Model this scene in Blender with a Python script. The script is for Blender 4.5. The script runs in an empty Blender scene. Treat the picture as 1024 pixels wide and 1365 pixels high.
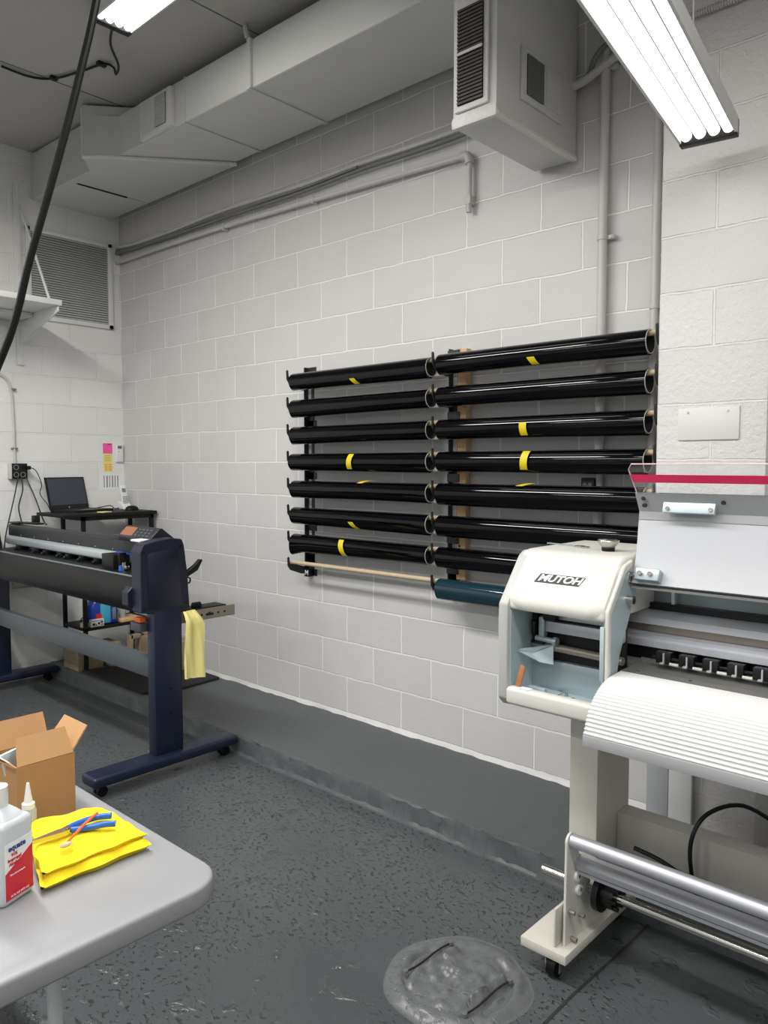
import bpy, bmesh, math, random
from mathutils import Vector, Matrix
random.seed(7)
sc = bpy.context.scene
COL = sc.collection
R = math.radians

# ------------------------------------------------------------------ materials
def lin(c):
    return tuple(((v/255)/12.92 if v/255 <= .04045 else ((v/255+.055)/1.055)**2.4) for v in c)
def mat(name, rgb, rough=.5, metal=0., noise=.0, nscale=20., bump=0., bscale=80., spec=.5, coat=0., trans=0., alpha=None, srgb=True):
    m = bpy.data.materials.new(name); m.use_nodes = True
    nt = m.node_tree; b = nt.nodes['Principled BSDF']
    c = lin(rgb) if srgb else rgb
    b.inputs['Base Color'].default_value = (*c, 1); b.inputs['Roughness'].default_value = rough
    b.inputs['Metallic'].default_value = metal; b.inputs['Specular IOR Level'].default_value = spec
    b.inputs['Coat Weight'].default_value = coat; b.inputs['Transmission Weight'].default_value = trans
    tc = nt.nodes.new('ShaderNodeTexCoord')
    if noise:
        n = nt.nodes.new('ShaderNodeTexNoise'); n.inputs['Scale'].default_value = nscale; n.inputs['Detail'].default_value = 4
        nt.links.new(tc.outputs['Object'], n.inputs['Vector'])
        r = nt.nodes.new('ShaderNodeMapRange'); r.inputs['To Min'].default_value = 1-noise; r.inputs['To Max'].default_value = 1+noise
        nt.links.new(n.outputs['Fac'], r.inputs['Value'])
        x = nt.nodes.new('ShaderNodeMix'); x.data_type = 'RGBA'; x.blend_type = 'MULTIPLY'; x.inputs['Factor'].default_value = 1
        x.inputs['A'].default_value = (*c, 1); nt.links.new(r.outputs['Result'], x.inputs['B'])
        nt.links.new(x.outputs['Result'], b.inputs['Base Color'])
    if bump:
        n = nt.nodes.new('ShaderNodeTexNoise'); n.inputs['Scale'].default_value = bscale; n.inputs['Detail'].default_value = 5
        nt.links.new(tc.outputs['Object'], n.inputs['Vector'])
        bp = nt.nodes.new('ShaderNodeBump'); bp.inputs['Strength'].default_value = bump; bp.inputs['Distance'].default_value = .01
        nt.links.new(n.outputs['Fac'], bp.inputs['Height']); nt.links.new(bp.outputs['Normal'], b.inputs['Normal'])
    return m

def block_mat(name, rgb, axis, xoff, rough_bump=.25, joint=1.3, depth=.007):
    """painted concrete block: running bond 16 x 8 inch, joints kept in real metres"""
    m = bpy.data.materials.new(name); m.use_nodes = True
    nt = m.node_tree; N = nt.nodes; L = nt.links; b = N['Principled BSDF']
    b.inputs['Roughness'].default_value = .42
    tc = N.new('ShaderNodeTexCoord'); sx = N.new('ShaderNodeSeparateXYZ'); L.new(tc.outputs['Object'], sx.inputs[0])
    cx = N.new('ShaderNodeCombineXYZ')
    a = N.new('ShaderNodeMath'); a.operation = 'MULTIPLY_ADD'; a.inputs[1].default_value = -1 if axis == 'Y' else 1; a.inputs[2].default_value = xoff
    L.new(sx.outputs['Y' if axis == 'Y' else 'X'], a.inputs[0]); L.new(a.outputs[0], cx.inputs['X'])
    z = N.new('ShaderNodeMath'); z.operation = 'ADD'; z.inputs[1].default_value = -2.14+11*.2032
    L.new(sx.outputs['Z'], z.inputs[0]); L.new(z.outputs[0], cx.inputs['Y'])
    wob = N.new('ShaderNodeTexNoise'); wob.inputs['Scale'].default_value = 9; wob.inputs['Detail'].default_value = 3
    L.new(tc.outputs['Object'], wob.inputs['Vector'])
    ws = N.new('ShaderNodeVectorMath'); ws.operation = 'MULTIPLY_ADD'; ws.inputs[1].default_value = (.012, .012, 0)
    L.new(wob.outputs['Color'], ws.inputs[0]); 
    sh = N.new('ShaderNodeVectorMath'); sh.operation = 'ADD'; sh.inputs[1].default_value = (-.006, -.006, 0)
    L.new(cx.outputs[0], sh.inputs[0]); L.new(sh.outputs[0], ws.inputs[2])
    br = N.new('ShaderNodeTexBrick'); br.offset = .5; br.offset_frequency = 2; br.squash = 1
    br.inputs['Scale'].default_value = 1; br.inputs['Brick Width'].default_value = .4064; br.inputs['Row Height'].default_value = .2032
    br.inputs['Mortar Size'].default_value = .0052; br.inputs['Mortar Smooth'].default_value = .25
    c = lin(rgb)
    br.inputs['Color1'].default_value = (*[v*1.02 for v in c], 1); br.inputs['Color2'].default_value = (*[v*.96 for v in c], 1)
    br.inputs['Mortar'].default_value = (*[min(.95, v*joint) for v in c], 1); br.inputs['Bias'].default_value = 0  # joints lightened: their highlights are put into the mortar colour
    L.new(ws.outputs[0], br.inputs['Vector'])
    n = N.new('ShaderNodeTexNoise'); n.inputs['Scale'].default_value = 3; n.inputs['Detail'].default_value = 5
    L.new(tc.outputs['Object'], n.inputs['Vector'])
    mr = N.new('ShaderNodeMapRange'); mr.inputs['To Min'].default_value = .94; mr.inputs['To Max'].default_value = 1.05
    L.new(n.outputs['Fac'], mr.inputs['Value'])
    mx = N.new('ShaderNodeMix'); mx.data_type = 'RGBA'; mx.blend_type = 'MULTIPLY'; mx.inputs['Factor'].default_value = 1
    L.new(br.outputs['Color'], mx.inputs['A']); L.new(mr.outputs[0], mx.inputs['B']); L.new(mx.outputs['Result'], b.inputs['Base Color'])
    # joint groove + paint texture
    b1 = N.new('ShaderNodeBump'); b1.inputs['Strength'].default_value = 1.; b1.inputs['Distance'].default_value = depth; b1.invert = True
    L.new(br.outputs['Fac'], b1.inputs['Height'])
    n2 = N.new('ShaderNodeTexNoise'); n2.inputs['Scale'].default_value = 45; n2.inputs['Detail'].default_value = 6; n2.inputs['Roughness'].default_value = .65
    L.new(tc.outputs['Object'], n2.inputs['Vector'])
    b2 = N.new('ShaderNodeBump'); b2.inputs['Strength'].default_value = rough_bump; b2.inputs['Distance'].default_value = .006
    L.new(n2.outputs['Fac'], b2.inputs['Height']); L.new(b1.outputs['Normal'], b2.inputs['Normal'])
    L.new(b2.outputs['Normal'], b.inputs['Normal'])
    return m

def floor_mat(name, rgb, pit=1., rough=.3):
    m = bpy.data.materials.new(name); m.use_nodes = True
    nt = m.node_tree; N = nt.nodes; L = nt.links; b = N['Principled BSDF']
    tc = N.new('ShaderNodeTexCoord')
    big = N.new('ShaderNodeTexNoise'); big.inputs['Scale'].default_value = 1.6; big.inputs['Detail'].default_value = 6
    L.new(tc.outputs['Object'], big.inputs['Vector'])
    # small elongated nicks in the paint
    mp = N.new('ShaderNodeMapping'); mp.inputs['Scale'].default_value = (52, 72, 1); mp.inputs['Rotation'].default_value = (0, 0, R(35))
    wn = N.new('ShaderNodeTexNoise'); wn.inputs['Scale'].default_value = 5
    L.new(tc.outputs['Object'], wn.inputs['Vector'])
    ad = N.new('ShaderNodeVectorMath'); ad.operation = 'MULTIPLY_ADD'; ad.inputs[1].default_value = (.1, .1, 0)
    L.new(wn.outputs['Color'], ad.inputs[0]); L.new(tc.outputs['Object'], ad.inputs[2])
    L.new(ad.outputs[0], mp.inputs['Vector'])
    vo = N.new('ShaderNodeTexNoise'); vo.inputs['Scale'].default_value = 1.; vo.inputs['Detail'].default_value = 2
    L.new(mp.outputs[0], vo.inputs['Vector'])
    nk = N.new('ShaderNodeMapRange'); nk.inputs['From Min'].default_value = .34; nk.inputs['From Max'].default_value = .42
    L.new(vo.outputs['Fac'], nk.inputs['Value'])     # 0 inside a nick
    # nicks only in patches
    pm = N.new('ShaderNodeMapRange'); pm.inputs['From Min'].default_value = .38; pm.inputs['From Max'].default_value = .5
    pm.inputs['To Min'].default_value = 1; pm.inputs['To Max'].default_value = 0
    L.new(big.outputs['Fac'], pm.inputs['Value'])
    mxn = N.new('ShaderNodeMath'); mxn.operation = 'MAXIMUM'; L.new(nk.outputs[0], mxn.inputs[0]); L.new(pm.outputs[0], mxn.inputs[1])
    c = lin(rgb)
    ramp = N.new('ShaderNodeMapRange'); ramp.inputs['To Min'].default_value = .8; ramp.inputs['To Max'].default_value = 1.15
    L.new(big.outputs['Fac'], ramp.inputs['Value'])
    nm = N.new('ShaderNodeMapRange'); nm.inputs['To Min'].default_value = 1-.55*pit; nm.inputs['To Max'].default_value = 1
    L.new(mxn.outputs[0], nm.inputs['Value'])
    mu = N.new('ShaderNodeMath'); mu.operation = 'MULTIPLY'; L.new(ramp.outputs[0], mu.inputs[0]); L.new(nm.outputs[0], mu.inputs[1])
    mx = N.new('ShaderNodeMix'); mx.data_type = 'RGBA'; mx.blend_type = 'MULTIPLY'; mx.inputs['Factor'].default_value = 1
    mx.inputs['A'].default_value = (*c, 1); L.new(mu.outputs[0], mx.inputs['B']); L.new(mx.outputs['Result'], b.inputs['Base Color'])
    b.inputs['Roughness'].default_value = rough
    f = N.new('ShaderNodeTexNoise'); f.inputs['Scale'].default_value = 22; f.inputs['Detail'].default_value = 8
    L.new(tc.outputs['Object'], f.inputs['Vector'])
    b1 = N.new('ShaderNodeBump'); b1.inputs['Strength'].default_value = .35; b1.inputs['Distance'].default_value = .006
    L.new(f.outputs['Fac'], b1.inputs['Height'])
    bl = N.new('ShaderNodeTexNoise'); bl.inputs['Scale'].default_value = 13; bl.inputs['Detail'].default_value = 3
    L.new(ad.outputs[0], bl.inputs['Vector'])
    bm_ = N.new('ShaderNodeMapRange'); bm_.inputs['From Min'].default_value = .6; bm_.inputs['From Max'].default_value = .7
    L.new(bl.outputs['Fac'], bm_.inputs['Value'])
    b0 = N.new('ShaderNodeBump'); b0.inputs['Strength'].default_value = .8*pit; b0.inputs['Distance'].default_value = .006
    L.new(bm_.outputs[0], b0.inputs['Height']); L.new(b0.outputs['Normal'], b1.inputs['Normal'])
    b2 = N.new('ShaderNodeBump'); b2.inputs['Strength'].default_value = .9*pit; b2.inputs['Distance'].default_value = .003
    L.new(mxn.outputs[0], b2.inputs['Height']); L.new(b1.outputs['Normal'], b2.inputs['Normal']); L.new(b2.outputs['Normal'], b.inputs['Normal'])
    return m

def emit(name, rgb, s):
    m = bpy.data.materials.new(name); m.use_nodes = True; nt = m.node_tree
    nt.nodes.clear(); e = nt.nodes.new('ShaderNodeEmission'); e.inputs[0].default_value = (*rgb, 1); e.inputs[1].default_value = s
    o = nt.nodes.new('ShaderNodeOutputMaterial'); nt.links.new(e.outputs[0], o.inputs[0]); return m
def glass(name, rgb=(.97, .98, .99), dens=.12):
    m = bpy.data.materials.new(name); m.use_nodes = True; nt = m.node_tree; nt.nodes.clear()
    t = nt.nodes.new('ShaderNodeBsdfTransparent'); t.inputs[0].default_value = (*rgb, 1)
    g = nt.nodes.new('ShaderNodeBsdfGlossy'); g.inputs['Roughness'].default_value = .03
    mx = nt.nodes.new('ShaderNodeMixShader'); fr = nt.nodes.new('ShaderNodeFresnel'); fr.inputs[0].default_value = 1.3
    nt.links.new(fr.outputs[0], mx.inputs[0]); nt.links.new(t.outputs[0], mx.inputs[1]); nt.links.new(g.outputs[0], mx.inputs[2])
    o = nt.nodes.new('ShaderNodeOutputMaterial'); nt.links.new(mx.outputs[0], o.inputs[0]); return m

M = dict(
    back=block_mat('painted_block_back', (206, 205, 203), 'X', 0, .3, 1.42, .008),
    left=block_mat('painted_block_left', (233, 233, 231), 'Y', .2032+.0, .3, 1.08),
    pillar=block_mat('painted_block_pillar', (226, 223, 221), 'X', -4.285+.4064*10, 1., 1.1, .012),
    plain=mat('painted_plain_wall', (215, 214, 212), .6, noise=.04, nscale=2),
    ceil=mat('painted_ceiling', (182, 180, 176), .7, noise=.06, nscale=2, bump=.1, bscale=30),
    floor=floor_mat('painted_floor', (78, 82, 84)),
    ledge=floor_mat('painted_ledge', (84, 88, 90), .25, .5),
    crack=mat('floor_crack_filler', (44, 46, 46), .5, noise=.3, nscale=30),
    duct=mat('painted_sheet_metal', (206, 206, 203), .38, noise=.06, nscale=4, bump=.05, bscale=12),
    caulk=mat('painted_caulk', (222, 221, 217), .45, bump=.5, bscale=50),
    grille=mat('dark_grille', (70, 66, 62), .6, noise=.3, nscale=8),
    louver=mat('grey_louver', (205, 205, 202), .5),
    dark=mat('dark_gap', (28, 27, 26), .9),
    pipe=mat('painted_pipe', (200, 198, 195), .4, noise=.05, nscale=15),
    whitep=mat('white_painted_board', (226, 226, 224), .5, noise=.03, nscale=8),
    steelgrey=mat('galvanised_steel', (165, 178, 182), .38, .45, noise=.05, nscale=10),
    bluegrey=mat('zinc_plate', (190, 205, 210), .4, .35, noise=.04, nscale=12),
    chrome=mat('polished_steel', (190, 188, 182), .22, 1.),
    alu=mat('brushed_aluminium', (196, 198, 204), .45, .7, noise=.04, nscale=6),
    brownalu=mat('brown_tinted_aluminium', (150, 142, 134), .35, .7),
    warmalu=mat('champagne_plated_steel', (150, 143, 132), .42, .55),
    cream=mat('cream_printer_plastic', (210, 209, 202), .42, bump=.06, bscale=600),
    creamdk=mat('grey_printer_plastic', (178, 178, 175), .45),
    beige=mat('cream_painted_steel', (198, 195, 185), .42),
    beigeshade=mat('shaded_painted_steel', (168, 166, 160), .45),  # crossbeam only: shade under the body put into a darker colour
    lidgrey=mat('light_grey_lid', (192, 194, 198), .38),
    lidstrip=mat('frosted_acrylic_strip', (160, 162, 164), .3),
    apron=mat('white_ribbed_plastic', (212, 212, 210), .4),
    aprondk=mat('grey_apron_lip', (160, 160, 162), .45),
    platen=mat('speckled_grey_platen', (128, 128, 125), .4, .3, noise=.15, nscale=160),
    slate=mat('slate_sheet', (128, 138, 140), .35, .3),
    pink=mat('pink_tape', (250, 26, 104), .45),
    glass=glass('clear_acrylic'),
    edge=mat('acrylic_edge', (240, 205, 215), .2),
    black=mat('black_plastic', (17, 17, 18), .42, spec=.35),
    blackm=mat('black_painted_steel', (19, 19, 20), .55, spec=.3, noise=.1, nscale=20),
    bracket=mat('grey_black_steel', (52, 52, 54), .45, .3, noise=.1, nscale=20),
    rubber=mat('black_rubber', (9, 9, 10), .42, spec=.25),
    matt=mat('black_mat_foam', (33, 33, 34), .8, bump=.3, bscale=120),
    film=mat('glossy_black_film', (4, 4, 7), .05, spec=.3),
    teal=mat('glossy_teal_film', (22, 52, 62), .1, spec=.6),
    core=mat('grey_card_core', (205, 205, 202), .7),
    coredk=mat('dark_core_bore', (44, 45, 46), .8),
    tape=mat('yellow_tape', (226, 202, 26), .5, noise=.08, nscale=90),
    dowel=mat('wooden_dowel', (196, 176, 146), .6, noise=.1, nscale=30),
    wood=mat('bare_pine', (214, 178, 130), .65, noise=.22, nscale=14),
    navy=mat('navy_plastic', (22, 26, 44), .4, bump=.05, bscale=500),
    navyleg=mat('navy_powder_coat', (20, 28, 50), .38),
    charcoal=mat('charcoal_plastic', (34, 36, 39), .45),
    greybar=mat('grey_powder_coat', (74, 81, 86), .42),
    railw=mat('pale_rail', (176, 184, 188), .35, .3),
    screen=mat('laptop_screen', (58, 64, 76), .22, noise=.05, nscale=6),
    orange=emit('orange_lcd', (.80, .36, .22), .55),
    blue=mat('blue_plastic', (32, 98, 190), .35),
    bluefilm=mat('blue_jug_plastic', (24, 60, 160), .22),
    sky=mat('light_blue_label', (70, 170, 205), .35),
    red=mat('red_label', (205, 22, 52), .4),
    redhot=mat('red_label_fade', (232, 60, 90), .4),
    white=mat('white_plastic', (232, 232, 230), .35),
    paper=mat('white_paper', (236, 236, 236), .8),
    ink=mat('grey_print', (110, 112, 122), .8),
    inkdk=mat('black_print', (24, 24, 24), .7),
    inkblue=mat('blue_print', (40, 60, 130), .7),
    inkwhite=mat('white_print', (240, 240, 240), .5),
    stickpink=mat('pink_note', (246, 96, 168), .8),
    stickyel=mat('yellow_note', (236, 224, 130), .8),
    cardb=mat('corrugated_cardboard', (172, 128, 84), .8, noise=.06, nscale=25),
    cardin=mat('cardboard_inner', (182, 140, 96), .85, noise=.05, nscale=25),
    clothb=mat('bright_yellow_microfibre', (255, 226, 30), .9, bump=.4, bscale=500),
    clothp=mat('pale_yellow_microfibre', (255, 243, 158), .9, bump=.4, bscale=400),
    hdpe=mat('grey_table_plastic', (146, 147, 150), .4, bump=.03, bscale=300),
    tleg=mat('grey_table_leg', (214, 216, 219), .35),
    bottle=mat('milky_bottle', (222, 228, 230), .35, trans=.25),
    clear=mat('frosted_clear_bottle', (225, 230, 232), .25, trans=.55),
    orangep=mat('orange_plastic', (240, 110, 50), .4),
    cinder=mat('concrete_block', (150, 134, 110), .9, noise=.35, nscale=18, bump=.5, bscale=60),
    keyg=mat('dark_grey_keys', (70, 72, 78), .5),
    gasket=mat('grey_corner_guard', (120, 120, 118), .5),
    tube=emit('fluorescent_tube', (1., .985, .95), 2.4),
    tubehot=emit('bright_fluorescent_tube', (1., .985, .95), 7.5),
    reflector=mat('light_reflector', (84, 84, 83), .6),
)

# ------------------------------------------------------------------ geometry
class MB:
    def __init__(s): s.bm = bmesh.new()
    def _add(s, b2, mi=0):
        vm = {}
        for v in b2.verts: vm[v] = s.bm.verts.new(v.co)
        for f in b2.faces:
            try:
                nf = s.bm.faces.new([vm[v] for v in f.verts]); nf.material_index = mi
            except ValueError: pass
        b2.free(); return s
    def box(s, x0, x1, y0, y1, z0, z1, bev=0., seg=2, mi=0, rot=None):
        b = bmesh.new(); bmesh.ops.create_cube(b, size=1)
        for v in b.verts:
            v.co = Vector(((x0+x1)/2+v.co.x*(x1-x0), (y0+y1)/2+v.co.y*(y1-y0), (z0+z1)/2+v.co.z*(z1-z0)))
        if bev: bmesh.ops.bevel(b, geom=list(b.edges), offset=bev, segments=seg, affect='EDGES', profile=.5)
        if rot:
            ang, ax, piv = rot; mt = Matrix.Translation(piv) @ Matrix.Rotation(ang, 4, ax) @ Matrix.Translation(-Vector(piv))
            bmesh.ops.transform(b, matrix=mt, verts=b.verts)
        return s._add(b, mi)
    def prism(s, poly, axis, a0, a1, bev=0., seg=2, mi=0, xf=None):
        """poly: 2-D outline; axis X -> (y,z), Y -> (x,z), Z -> (x,y)"""
        b = bmesh.new()
        def P(p, a): return {'X': (a, p[0], p[1]), 'Y': (p[0], a, p[1]), 'Z': (p[0], p[1], a)}[axis]
        A = [b.verts.new(P(p, a0)) for p in poly]; B = [b.verts.new(P(p, a1)) for p in poly]
        n = len(poly)
        b.faces.new(A); b.faces.new(B[::-1])
        for i in range(n): b.faces.new([A[i], B[i], B[(i+1) % n], A[(i+1) % n]])
        bmesh.ops.recalc_face_normals(b, faces=b.faces)
        if bev: bmesh.ops.bevel(b, geom=list(b.edges), offset=bev, segments=seg, affect='EDGES', profile=.5, clamp_overlap=True)
        if xf: bmesh.ops.transform(b, matrix=xf, verts=b.verts)
        return s._add(b, mi)
    def cyl(s, p0, p1, r0, r1=None, n=20, mi=0, caps=True):
        r1 = r0 if r1 is None else r1
        p0, p1 = Vector(p0), Vector(p1); d = (p1-p0).normalized()
        u = d.orthogonal().normalized(); w = d.cross(u)
        b = bmesh.new()
        A = [b.verts.new(p0+(u*math.cos(t)+w*math.sin(t))*r0) for t in [2*math.pi*i/n for i in range(n)]]
        B = [b.verts.new(p1+(u*math.cos(t)+w*math.sin(t))*r1) for t in [2*math.pi*i/n for i in range(n)]]
        for i in range(n): b.faces.new([A[i], A[(i+1) % n], B[(i+1) % n], B[i]])
        if caps: b.faces.new(A[::-1]); b.faces.new(B)
        return s._add(b, mi)
    def ring(s, c, ax, r0, r1, w, n=32, mi=0):
        """hollow tube from c along ax*w, outer r0 inner r1"""
        c = Vector(c); ax = Vector(ax); u = ax.orthogonal().normalized(); v = ax.cross(u); b = bmesh.new(); L = []
        for (r, t) in ((r0, 0), (r0, w), (r1, w), (r1, 0)):
            L.append([b.verts.new(c+ax*t+(u*math.cos(a)+v*math.sin(a))*r) for a in [2*math.pi*i/n for i in range(n)]])
        for k in range(4):
            A, B = L[k], L[(k+1) % 4]
            for i in range(n): b.faces.new([A[i], A[(i+1) % n], B[(i+1) % n], B[i]])
        bmesh.ops.recalc_face_normals(b, faces=b.faces)
        return s._add(b, mi)
    def tube(s, pts, r, n=10, smooth=4, mi=0):
        P = [Vector(p) for p in pts]
        if smooth and len(P) > 2:
            Q = []
            for i in range(len(P)-1):
                a = P[max(i-1, 0)]; b_ = P[i]; c = P[i+1]; d = P[min(i+2, len(P)-1)]
                for k in range(smooth):
                    t = k/smooth
                    Q.append(.5*((2*b_)+(-a+c)*t+(2*a-5*b_+4*c-d)*t*t+(-a+3*b_-3*c+d)*t**3))
            Q.append(P[-1]); P = Q
        b = bmesh.new(); rings = []; u = None
        for i, p in enumerate(P):
            d = (P[min(i+1, len(P)-1)]-P[max(i-1, 0)]).normalized()
            u = d.orthogonal().normalized() if u is None else (u-d*u.dot(d)).normalized()
            w = d.cross(u)
            rings.append([b.verts.new(p+(u*math.cos(2*math.pi*k/n)+w*math.sin(2*math.pi*k/n))*r) for k in range(n)])
        for A, B in zip(rings, rings[1:]):
            for k in range(n): b.faces.new([A[k], A[(k+1) % n], B[(k+1) % n], B[k]])
        b.faces.new(rings[0][::-1]); b.faces.new(rings[-1])
        return s._add(b, mi)
    def lathe(s, c, prof, n=28, mi=0, sx=1, sy=1):
        b = bmesh.new(); L = []
        for (r, z) in prof:
            L.append([b.verts.new((c[0]+r*sx*math.cos(2*math.pi*k/n), c[1]+r*sy*math.sin(2*math.pi*k/n), c[2]+z)) for k in range(n)])
        for A, B in zip(L, L[1:]):
            for k in range(n): b.faces.new([A[k], A[(k+1) % n], B[(k+1) % n], B[k]])
        if prof[0][0] > 1e-5: b.faces.new(L[0][::-1])
        if prof[-1][0] > 1e-5: b.faces.new(L[-1])
        bmesh.ops.remove_doubles(b, verts=b.verts, dist=1e-6)
        return s._add(b, mi)
    def poly(s, pts, mi=0):
        f = s.bm.faces.new([s.bm.verts.new(p) for p in pts]); f.material_index = mi; return s
    def slab(s, pts, nrm, t, mi=0):
        """flat polygon given thickness t along nrm"""
        b = bmesh.new(); nv = Vector(nrm).normalized()*t
        A = [b.verts.new(p) for p in pts]; B = [b.verts.new(Vector(p)+nv) for p in pts]; n = len(pts)
        b.faces.new(A); b.faces.new(B[::-1])
        for i in range(n): b.faces.new([A[i], B[i], B[(i+1) % n], A[(i+1) % n]])
        bmesh.ops.recalc_face_normals(b, faces=b.faces)
        return s._add(b, mi)
    def sheet(s, rows, t=0, mi=0):
        """grid of points; t gives thickness along the normals"""
        b = bmesh.new(); V = [[b.verts.new(p) for p in r] for r in rows]
        for i in range(len(V)-1):
            for j in range(len(V[0])-1): b.faces.new([V[i][j], V[i+1][j], V[i+1][j+1], V[i][j+1]])
        bmesh.ops.recalc_face_normals(b, faces=b.faces)
        if t: bmesh.ops.solidify(b, geom=list(b.faces), thickness=t)
        return s._add(b, mi)

def wloc(o):
    v = Vector((0, 0, 0))
    while o: v += o.location; o = o.parent
    return v
def build(mb, name, m, parent=None, loc=None, smooth=35, label=None):
    me = bpy.data.meshes.new(name)
    off = wloc(parent) if parent else Vector(loc or (0, 0, 0))
    for v in mb.bm.verts: v.co -= off
    mb.bm.to_mesh(me); mb.bm.free()
    for x in (m if isinstance(m, (list, tuple)) else [m]): me.materials.append(M[x])
    if smooth:
        me.polygons.foreach_set('use_smooth', [True]*len(me.polygons)); me.set_sharp_from_angle(angle=R(smooth))
    o = bpy.data.objects.new(name, me); COL.objects.link(o)
    if parent: o.parent = parent
    else: o.location = off
    if label: o['label'] = label
    return o
def tag(o, label, cat, group=None):
    o['label'] = label; o['category'] = cat
    if group: o['group'] = group
    return o
def thing(name, label, cat, loc, group=None):
    o = bpy.data.objects.new(name, None); COL.objects.link(o); o.location = loc; o.empty_display_size = .05
    return tag(o, label, cat, group)
def struct(mb, name, m, smooth=0):
    o = build(mb, name, m, None, None, smooth); o['kind'] = 'structure'; return o
def text(body, size, xf, name, m, parent, bold=0., extrude=.0004, shear=0., align='CENTER', spacing=1.):
    cu = bpy.data.curves.new(name, 'FONT'); cu.body = body; cu.size = size; cu.extrude = extrude; cu.offset = bold
    cu.shear = shear; cu.align_x = align; cu.align_y = 'CENTER'; cu.space_character = spacing; cu.resolution_u = 3
    t = bpy.data.objects.new('t', cu); COL.objects.link(t); bpy.context.view_layer.update()
    me = bpy.data.meshes.new_from_object(t.evaluated_get(bpy.context.evaluated_depsgraph_get()))
    bpy.data.objects.remove(t); bpy.data.curves.remove(cu)
    me.transform(Matrix.Translation(-wloc(parent)) @ xf)
    me.materials.clear(); me.materials.append(M[m]); me.name = name
    o = bpy.data.objects.new(name, me); COL.objects.link(o); o.parent = parent; return o
def frame(origin, xdir, ydir):
    """matrix taking text x/y to the given world directions"""
    x = Vector(xdir).normalized(); z = x.cross(Vector(ydir)).normalized(); y = z.cross(x)
    m = Matrix((x, y, z)).transposed().to_4x4(); m.translation = Vector(origin); return m

# ------------------------------------------------------------------ setting
CZ = 3.67; RX = 8.5; FY = -6.6
mb = MB().box(0, RX, FY, 0, -.1, 0)
ck = [(4.487, -0.525), (4.486, -0.602), (4.48, -0.771), (4.478, -0.897), (4.473, -1.009), (4.464, -1.125), (4.457, -1.264), (4.453, -1.381)]
rgc = random.Random(4)
ck = [(x+rgc.uniform(-.006, .006), y) for x, y in ck]
for a, b_ in zip(ck, ck[1:]):
    w = .0045
    mb.poly([(a[0]-w, a[1], .0015), (b_[0]-w, b_[1], .0015), (b_[0]+w, b_[1], .0015), (a[0]+w, a[1], .0015)], 1)
struct(mb, 'floor', ['floor', 'crack'])
# raised ledge along the back wall with a worn front edge
rows = []
nx = 260
prof = [(0, .088), (-.2, .088), (-.45, .088), (-.596, .088), (-.607, .086), (-.612, .078), (-.618, .05), (-.624, .012), (-.632, 0.002), (-.66, -.004)]
rng = random.Random(3)
for i in range(nx+1):
    x = RX*i/nx
    rows.append([(x, y+(rng.uniform(-.006, .006) if 4 <= k <= 7 else 0), z+(rng.uniform(-.004, .003) if 4 <= k <= 7 else 0)) for k, (y, z) in enumerate(prof)])
struct(MB().sheet(rows), 'floor_ledge', 'ledge', 28)
struct(MB().box(-.0, RX, 0, .2, 0, CZ), 'wall_back', 'back')
struct(MB().box(-.2, 0, FY, .2, 0, CZ), 'wall_left', 'left')
# rough cove of paint where the back wall meets the ledge
rows = []
for i in range(201):
    x = RX*i/200; j = rng.uniform(-.007, .009); k = rng.uniform(.085, .091)
    rows.append([(x, -.001, .110+rng.uniform(-.004, .004)), (x, -.005, .102), (x, -.008-j*.3, .094), (x, -.013-j, k), (x, -.013-j, .08)])
struct(MB().sheet(rows), 'trim_1', 'plain', 60)
struct(MB().box(4.285, 4.675, -.204, 0.05, 0, CZ, .012, 2), 'wall_pillar', 'pillar', 30)
struct(MB().box(0, RX, FY, .2, CZ, CZ+.15), 'ceiling', 'ceil')
struct(MB().box(RX, RX+.2, FY, .2, 0, CZ), 'wall_right', 'plain')
# front wall of the shop with a wide storefront opening (daylight)
struct(MB().box(0, 1.0, FY-.2, FY, 0, CZ).box(7.6, RX, FY-.2, FY, 0, CZ).box(1.0, 7.6, FY-.2, FY, 0, .5).box(1.0, 7.6, FY-.2, FY, 3.1, CZ), 'wall_front', 'plain')
# thin joint lines of the ceiling boards
mb = MB()
for x in (1.1, 2.32, 3.54, 4.76): mb.box(x-.003, x+.003, FY, -.0, CZ-.003, CZ)
struct(mb, 'trim_2', 'gasket')

# painted-over round floor cover
mbm = MB(); c0 = (4.185, -1.285); nr, na = 34, 96; V = []
from mathutils import noise as mn
du = Vector((.11, .99)).normalized(); dv = Vector((-du.y, du.x))
for i in range(nr+1):
    row = []
    for k in range(na):
        a = 2*math.pi*k/na; rad = .215*(1+.07*mn.noise((math.cos(a)*1.6, math.sin(a)*1.6, 2)))
        r = rad*i/nr; x, y = r*math.cos(a), r*math.sin(a); t = r/rad; fall = max(0, 1-t**3)
        u = x*du.x+y*du.y; v = x*dv.x+y*dv.y
        h = .016*fall+.010*math.exp(-((r-.178)/.016)**2)*(.6+.6*mn.noise((x*25, y*25, 1)))
        h -= .014*math.exp(-((r-.152)/.008)**2)*(.55+.45*math.sin(a*2+1))
        h += (.014*mn.noise((x*10, y*10, 3))+.015*mn.noise((x*28, y*28, 7))+.004*mn.noise((x*64, y*64, 5)))*fall
        for vv in (-.112, .112):
            h += .012*math.exp(-((v-vv*.82)/.009)**2)*(abs(u) < .10)
            h -= .012*math.exp(-((v-vv*1.1)/.006)**2)*(abs(u) < .105)
        row.append((c0[0]+x, c0[1]+y, max(h, .0004) if t < .97 else .0003))
    row.append(row[0]); V.append(row)
mbm.sheet(V)
M['cover'] = floor_mat('painted_cover', (98, 101, 102), .4, .34)
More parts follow.
